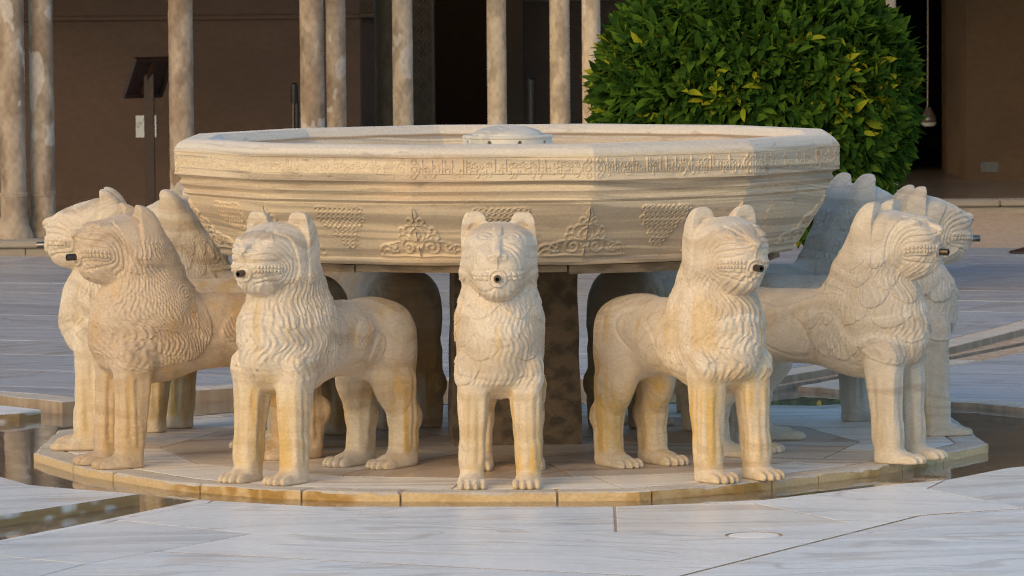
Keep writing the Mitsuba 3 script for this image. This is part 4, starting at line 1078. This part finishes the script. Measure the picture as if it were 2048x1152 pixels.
for px in (585.5, 593, 596):
    p, q_ = c(589 + (px - 589) * .7, 203), c(px, 300); q_[2] = ZS
    obj(key + '__leg', tube([p, (p + q_) / 2, q_], .010 if px < 594 else .013, 8), 'dull_steel' if px < 590 else 'black_metal', smooth=50)
d = 38.2
p = at(1063, 156, d=d)
obj('barrier_post', mv(lathe([(0, ZS), (.09, ZS), (.09, ZS + .012), (.026, ZS + .02), (.026, p[2] - .05), (.030, p[2] - .048), (.030, p[2] - .012), (.020, p[2]), (0, p[2] + .001)], 24), (p[0], p[1], 0)), 'black_metal', smooth=35,
    label='slim round-topped black post standing right of the black doorway', category='post')
d = 41.2
key = thing('hanging_lamp', 'dark glass lamp bowl on a long pale cord in the right doorway', 'lamp')
a, b = at(1856.5, -40, d=d), at(1855, 216, d=d)
obj(key + '__cord', tube([np.array([a[0], a[1], 3.4]), (a + b) / 2, b], .0055, 8), 'cord', smooth=50)
p = at(1857, 240, d=d)
obj(key + '__bowl', mv(lathe([(0, .10), (.02, .10), (.035, .07), (.055, .03), (.062, 0), (.055, -.02), (0, -.022)], 28), p), 'lamp_glass', smooth=40)
obj(key + '__rim', mv(lathe([(.030, -.052), (.052, -.044), (.064, -.021), (.060, -.018), (.045, -.036), (.030, -.045), (.030, -.052)], 28), p), 'lamp_rim', smooth=40)
d = 40.57
p, q_ = at(1962, 345, d=d), at(1998, 323.5, d=d)
key = thing('wall_plate', 'small grey cover plate low on the ochre wall at the right', 'cover plate')
obj(key + '__plate', bbox(p[0], q_[0], Y(40.6) - .008, Y(40.6) + .002, p[2], q_[2], .002), 'grey_plate')
for u in (.08, .92):
    obj(key + '__screw', mv(trimesh.creation.icosphere(1, .004), (p[0] + (q_[0] - p[0]) * u, Y(40.6) - .009, q_[2] - .012)), 'dull_steel')
# rope barrier at the right
p0 = at(2062, 506, .02)
key = thing('rope_barrier_post', 'dark sloping foot of a rope barrier post at the right edge', 'barrier post')
obj(key + '__foot', mv(lathe([(0, 0), (.135, 0), (.135, .010), (.05, .032), (.02, .045), (0, .046)], 32), (p0[0], p0[1], .022)), 'brown_metal', smooth=30)
obj(key + '__pole', mv(trimesh.creation.cylinder(.013, .46, sections=16), (p0[0], p0[1], .29)), 'brown_metal', smooth=40)
a, b = at(1780, 628, d=27.2), np.array([p0[0], p0[1], .40])
b = at(2062, 508, d=p0[1] + DIST)
t_ = np.linspace(0, 1, 24)[:, None]
rp_ = a + (b - a) * t_ - np.array([0, 0, .012]) * 4 * t_ * (1 - t_)
key = thing('barrier_rope', 'thin dark rope of the barrier slung low over the paving at right', 'rope')
obj(key + '__rope', tube(rp_[:22], .0075, 8), 'rope', smooth=50)
obj(key + '__end_cap', tube(rp_[21:], .0095, 10), 'steel', smooth=50)
a2 = at(1780, 640, .02)
pole = thing('rope_barrier_post', 'short barrier post hidden behind the lions at right', 'barrier post')
obj(pole + '__pole', tube([[a[0], a[1], .02], [a[0], a[1], a[2] + .01]], .012, 10), 'brown_metal', smooth=40)
# ---------------------------------------------------------------- clipped orange shrub
DB = 28.6
cb = at(1508, 205, d=DB); k_ = DB / FPX
RX, RZ = 306 * k_, 258 * k_
key = thing('clipped_shrub', 'large rounded clipped evergreen shrub with glossy leaves, some of them yellow', 'shrub')
rl = np.random.RandomState(77)
def leaf_mesh(L, Wd, bend):
    n = 5; t = np.linspace(0, 1, n)
    w = Wd * np.sin(np.pi * np.clip(t * .94 + .05, 0, 1)) ** .8 * (1 - .35 * t); w[0] = .002; w[-1] = .0008
    zc = -bend * L * t ** 2
    V = np.concatenate([np.stack([t * L, w, zc + .18 * w], 1), np.stack([t * L, 0 * t, zc], 1), np.stack([t * L, -w, zc + .18 * w], 1)])
    F = []
    for i in range(n - 1):
        for r in (0, 1):
            a_, b_ = r * n + i, (r + 1) * n + i
            F += [[a_, b_, b_ + 1], [a_, b_ + 1, a_ + 1]]
    return V, np.array(F)
def superell(u):
    """radius factor of the clipped outline in direction u"""
    return (np.abs(u[:, 0]) ** 2.5 + np.abs(u[:, 1]) ** 2.5 + np.abs(u[:, 2]) ** 2.5) ** (-1 / 2.5)
N_L = 25000
u = rl.normal(size=(N_L, 3)); u /= np.linalg.norm(u, axis=1, keepdims=True)
u = u[u[:, 1] < .35]
shell = superell(u) * (1 + .13 * (fbm(u * 4.6, 4, 31) - .5)) * (1 - .13 * rl.rand(len(u)) ** 1.6)
ctr = np.array([cb[0], Y(DB), cb[2]])
pos = u * shell[:, None] * [RX, RX, RZ] + ctr
nrm = u / [RX, RX, RZ]; nrm /= np.linalg.norm(nrm, axis=1, keepdims=True)
up = np.array([0, 0, 1.])
# shoots point outwards and up, blades droop from them
dirn = nrm * rl.uniform(.35, 1.0, (len(u), 1)) + up * rl.uniform(-.55, .65, (len(u), 1)) + rl.normal(size=(len(u), 3)) * .42
dirn /= np.linalg.norm(dirn, axis=1, keepdims=True)
fn_ = nrm * .9 + up * .6 + rl.normal(size=(len(u), 3)) * .35
side = np.cross(fn_, dirn); side /= np.linalg.norm(side, axis=1, keepdims=True)
fn_ = np.cross(dirn, side)
size = rl.uniform(.6, 1.4, len(u))
patch = fbm(pos * 2.6, 2, 55)
p_y = np.clip((patch - .48) * 1.6, .012, .36) * (pos[:, 2] < ctr[2] + .55 * RZ)
kind = np.where(rl.rand(len(u)) < p_y, 2, np.where(rl.rand(len(u)) < .55, 0, 1))
MATS = ('leaf_green', 'leaf_dark', 'leaf_yellow')
front = (nrm[:, 1] < -.55) & (shell / superell(u) > 1.0 - .02)
idx_front = np.argsort(-(shell / superell(u)) - rl.rand(len(u)) * .04 + np.where(nrm[:, 1] < -.45, 0, 9))[:300]
LV = [leaf_mesh(.088, .0215, b_) for b_ in (.12, .30, .02)]
var = rl.randint(0, 3, len(u))
single = np.zeros(len(u), bool); single[idx_front] = True
for kd in range(3):
    for vr in range(3):
        s_ = (kind == kd) & (var == vr) & ~single
        V, F = LV[vr]
        B = np.stack([dirn[s_], side[s_], fn_[s_]], 2) * size[s_][:, None, None]
        P = np.einsum('nij,vj->nvi', B, V) + pos[s_][:, None]
        nF = (F[None] + (np.arange(len(P)) * len(V))[:, None, None]).reshape(-1, 3)
        obj(key + '__foliage', (P.reshape(-1, 3), nF), MATS[kd], smooth=True, kind='stuff')
PL = [mikit.ply(LV[v], None, True) for v in range(3)]
for j in idx_front:
    M = np.eye(4); M[:3, :3] = np.stack([dirn[j], side[j], fn_[j]], 1) * size[j]; M[:3, 3] = pos[j]
    kk = numbered(key + '__leaf')
    scene[kk] = {**PL[var[j]], 'bsdf': {'type': 'ref', 'id': MATS[kind[j]]}, 'to_world': T(M)}
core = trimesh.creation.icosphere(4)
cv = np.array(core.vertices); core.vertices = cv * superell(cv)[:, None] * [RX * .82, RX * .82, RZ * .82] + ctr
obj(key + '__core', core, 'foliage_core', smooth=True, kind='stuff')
obj(key + '__trunk', tube([[ctr[0], ctr[1], -.1], [ctr[0] + .02, ctr[1], .3], [ctr[0], ctr[1], ctr[2]]], .05, 12), 'bark', smooth=50)
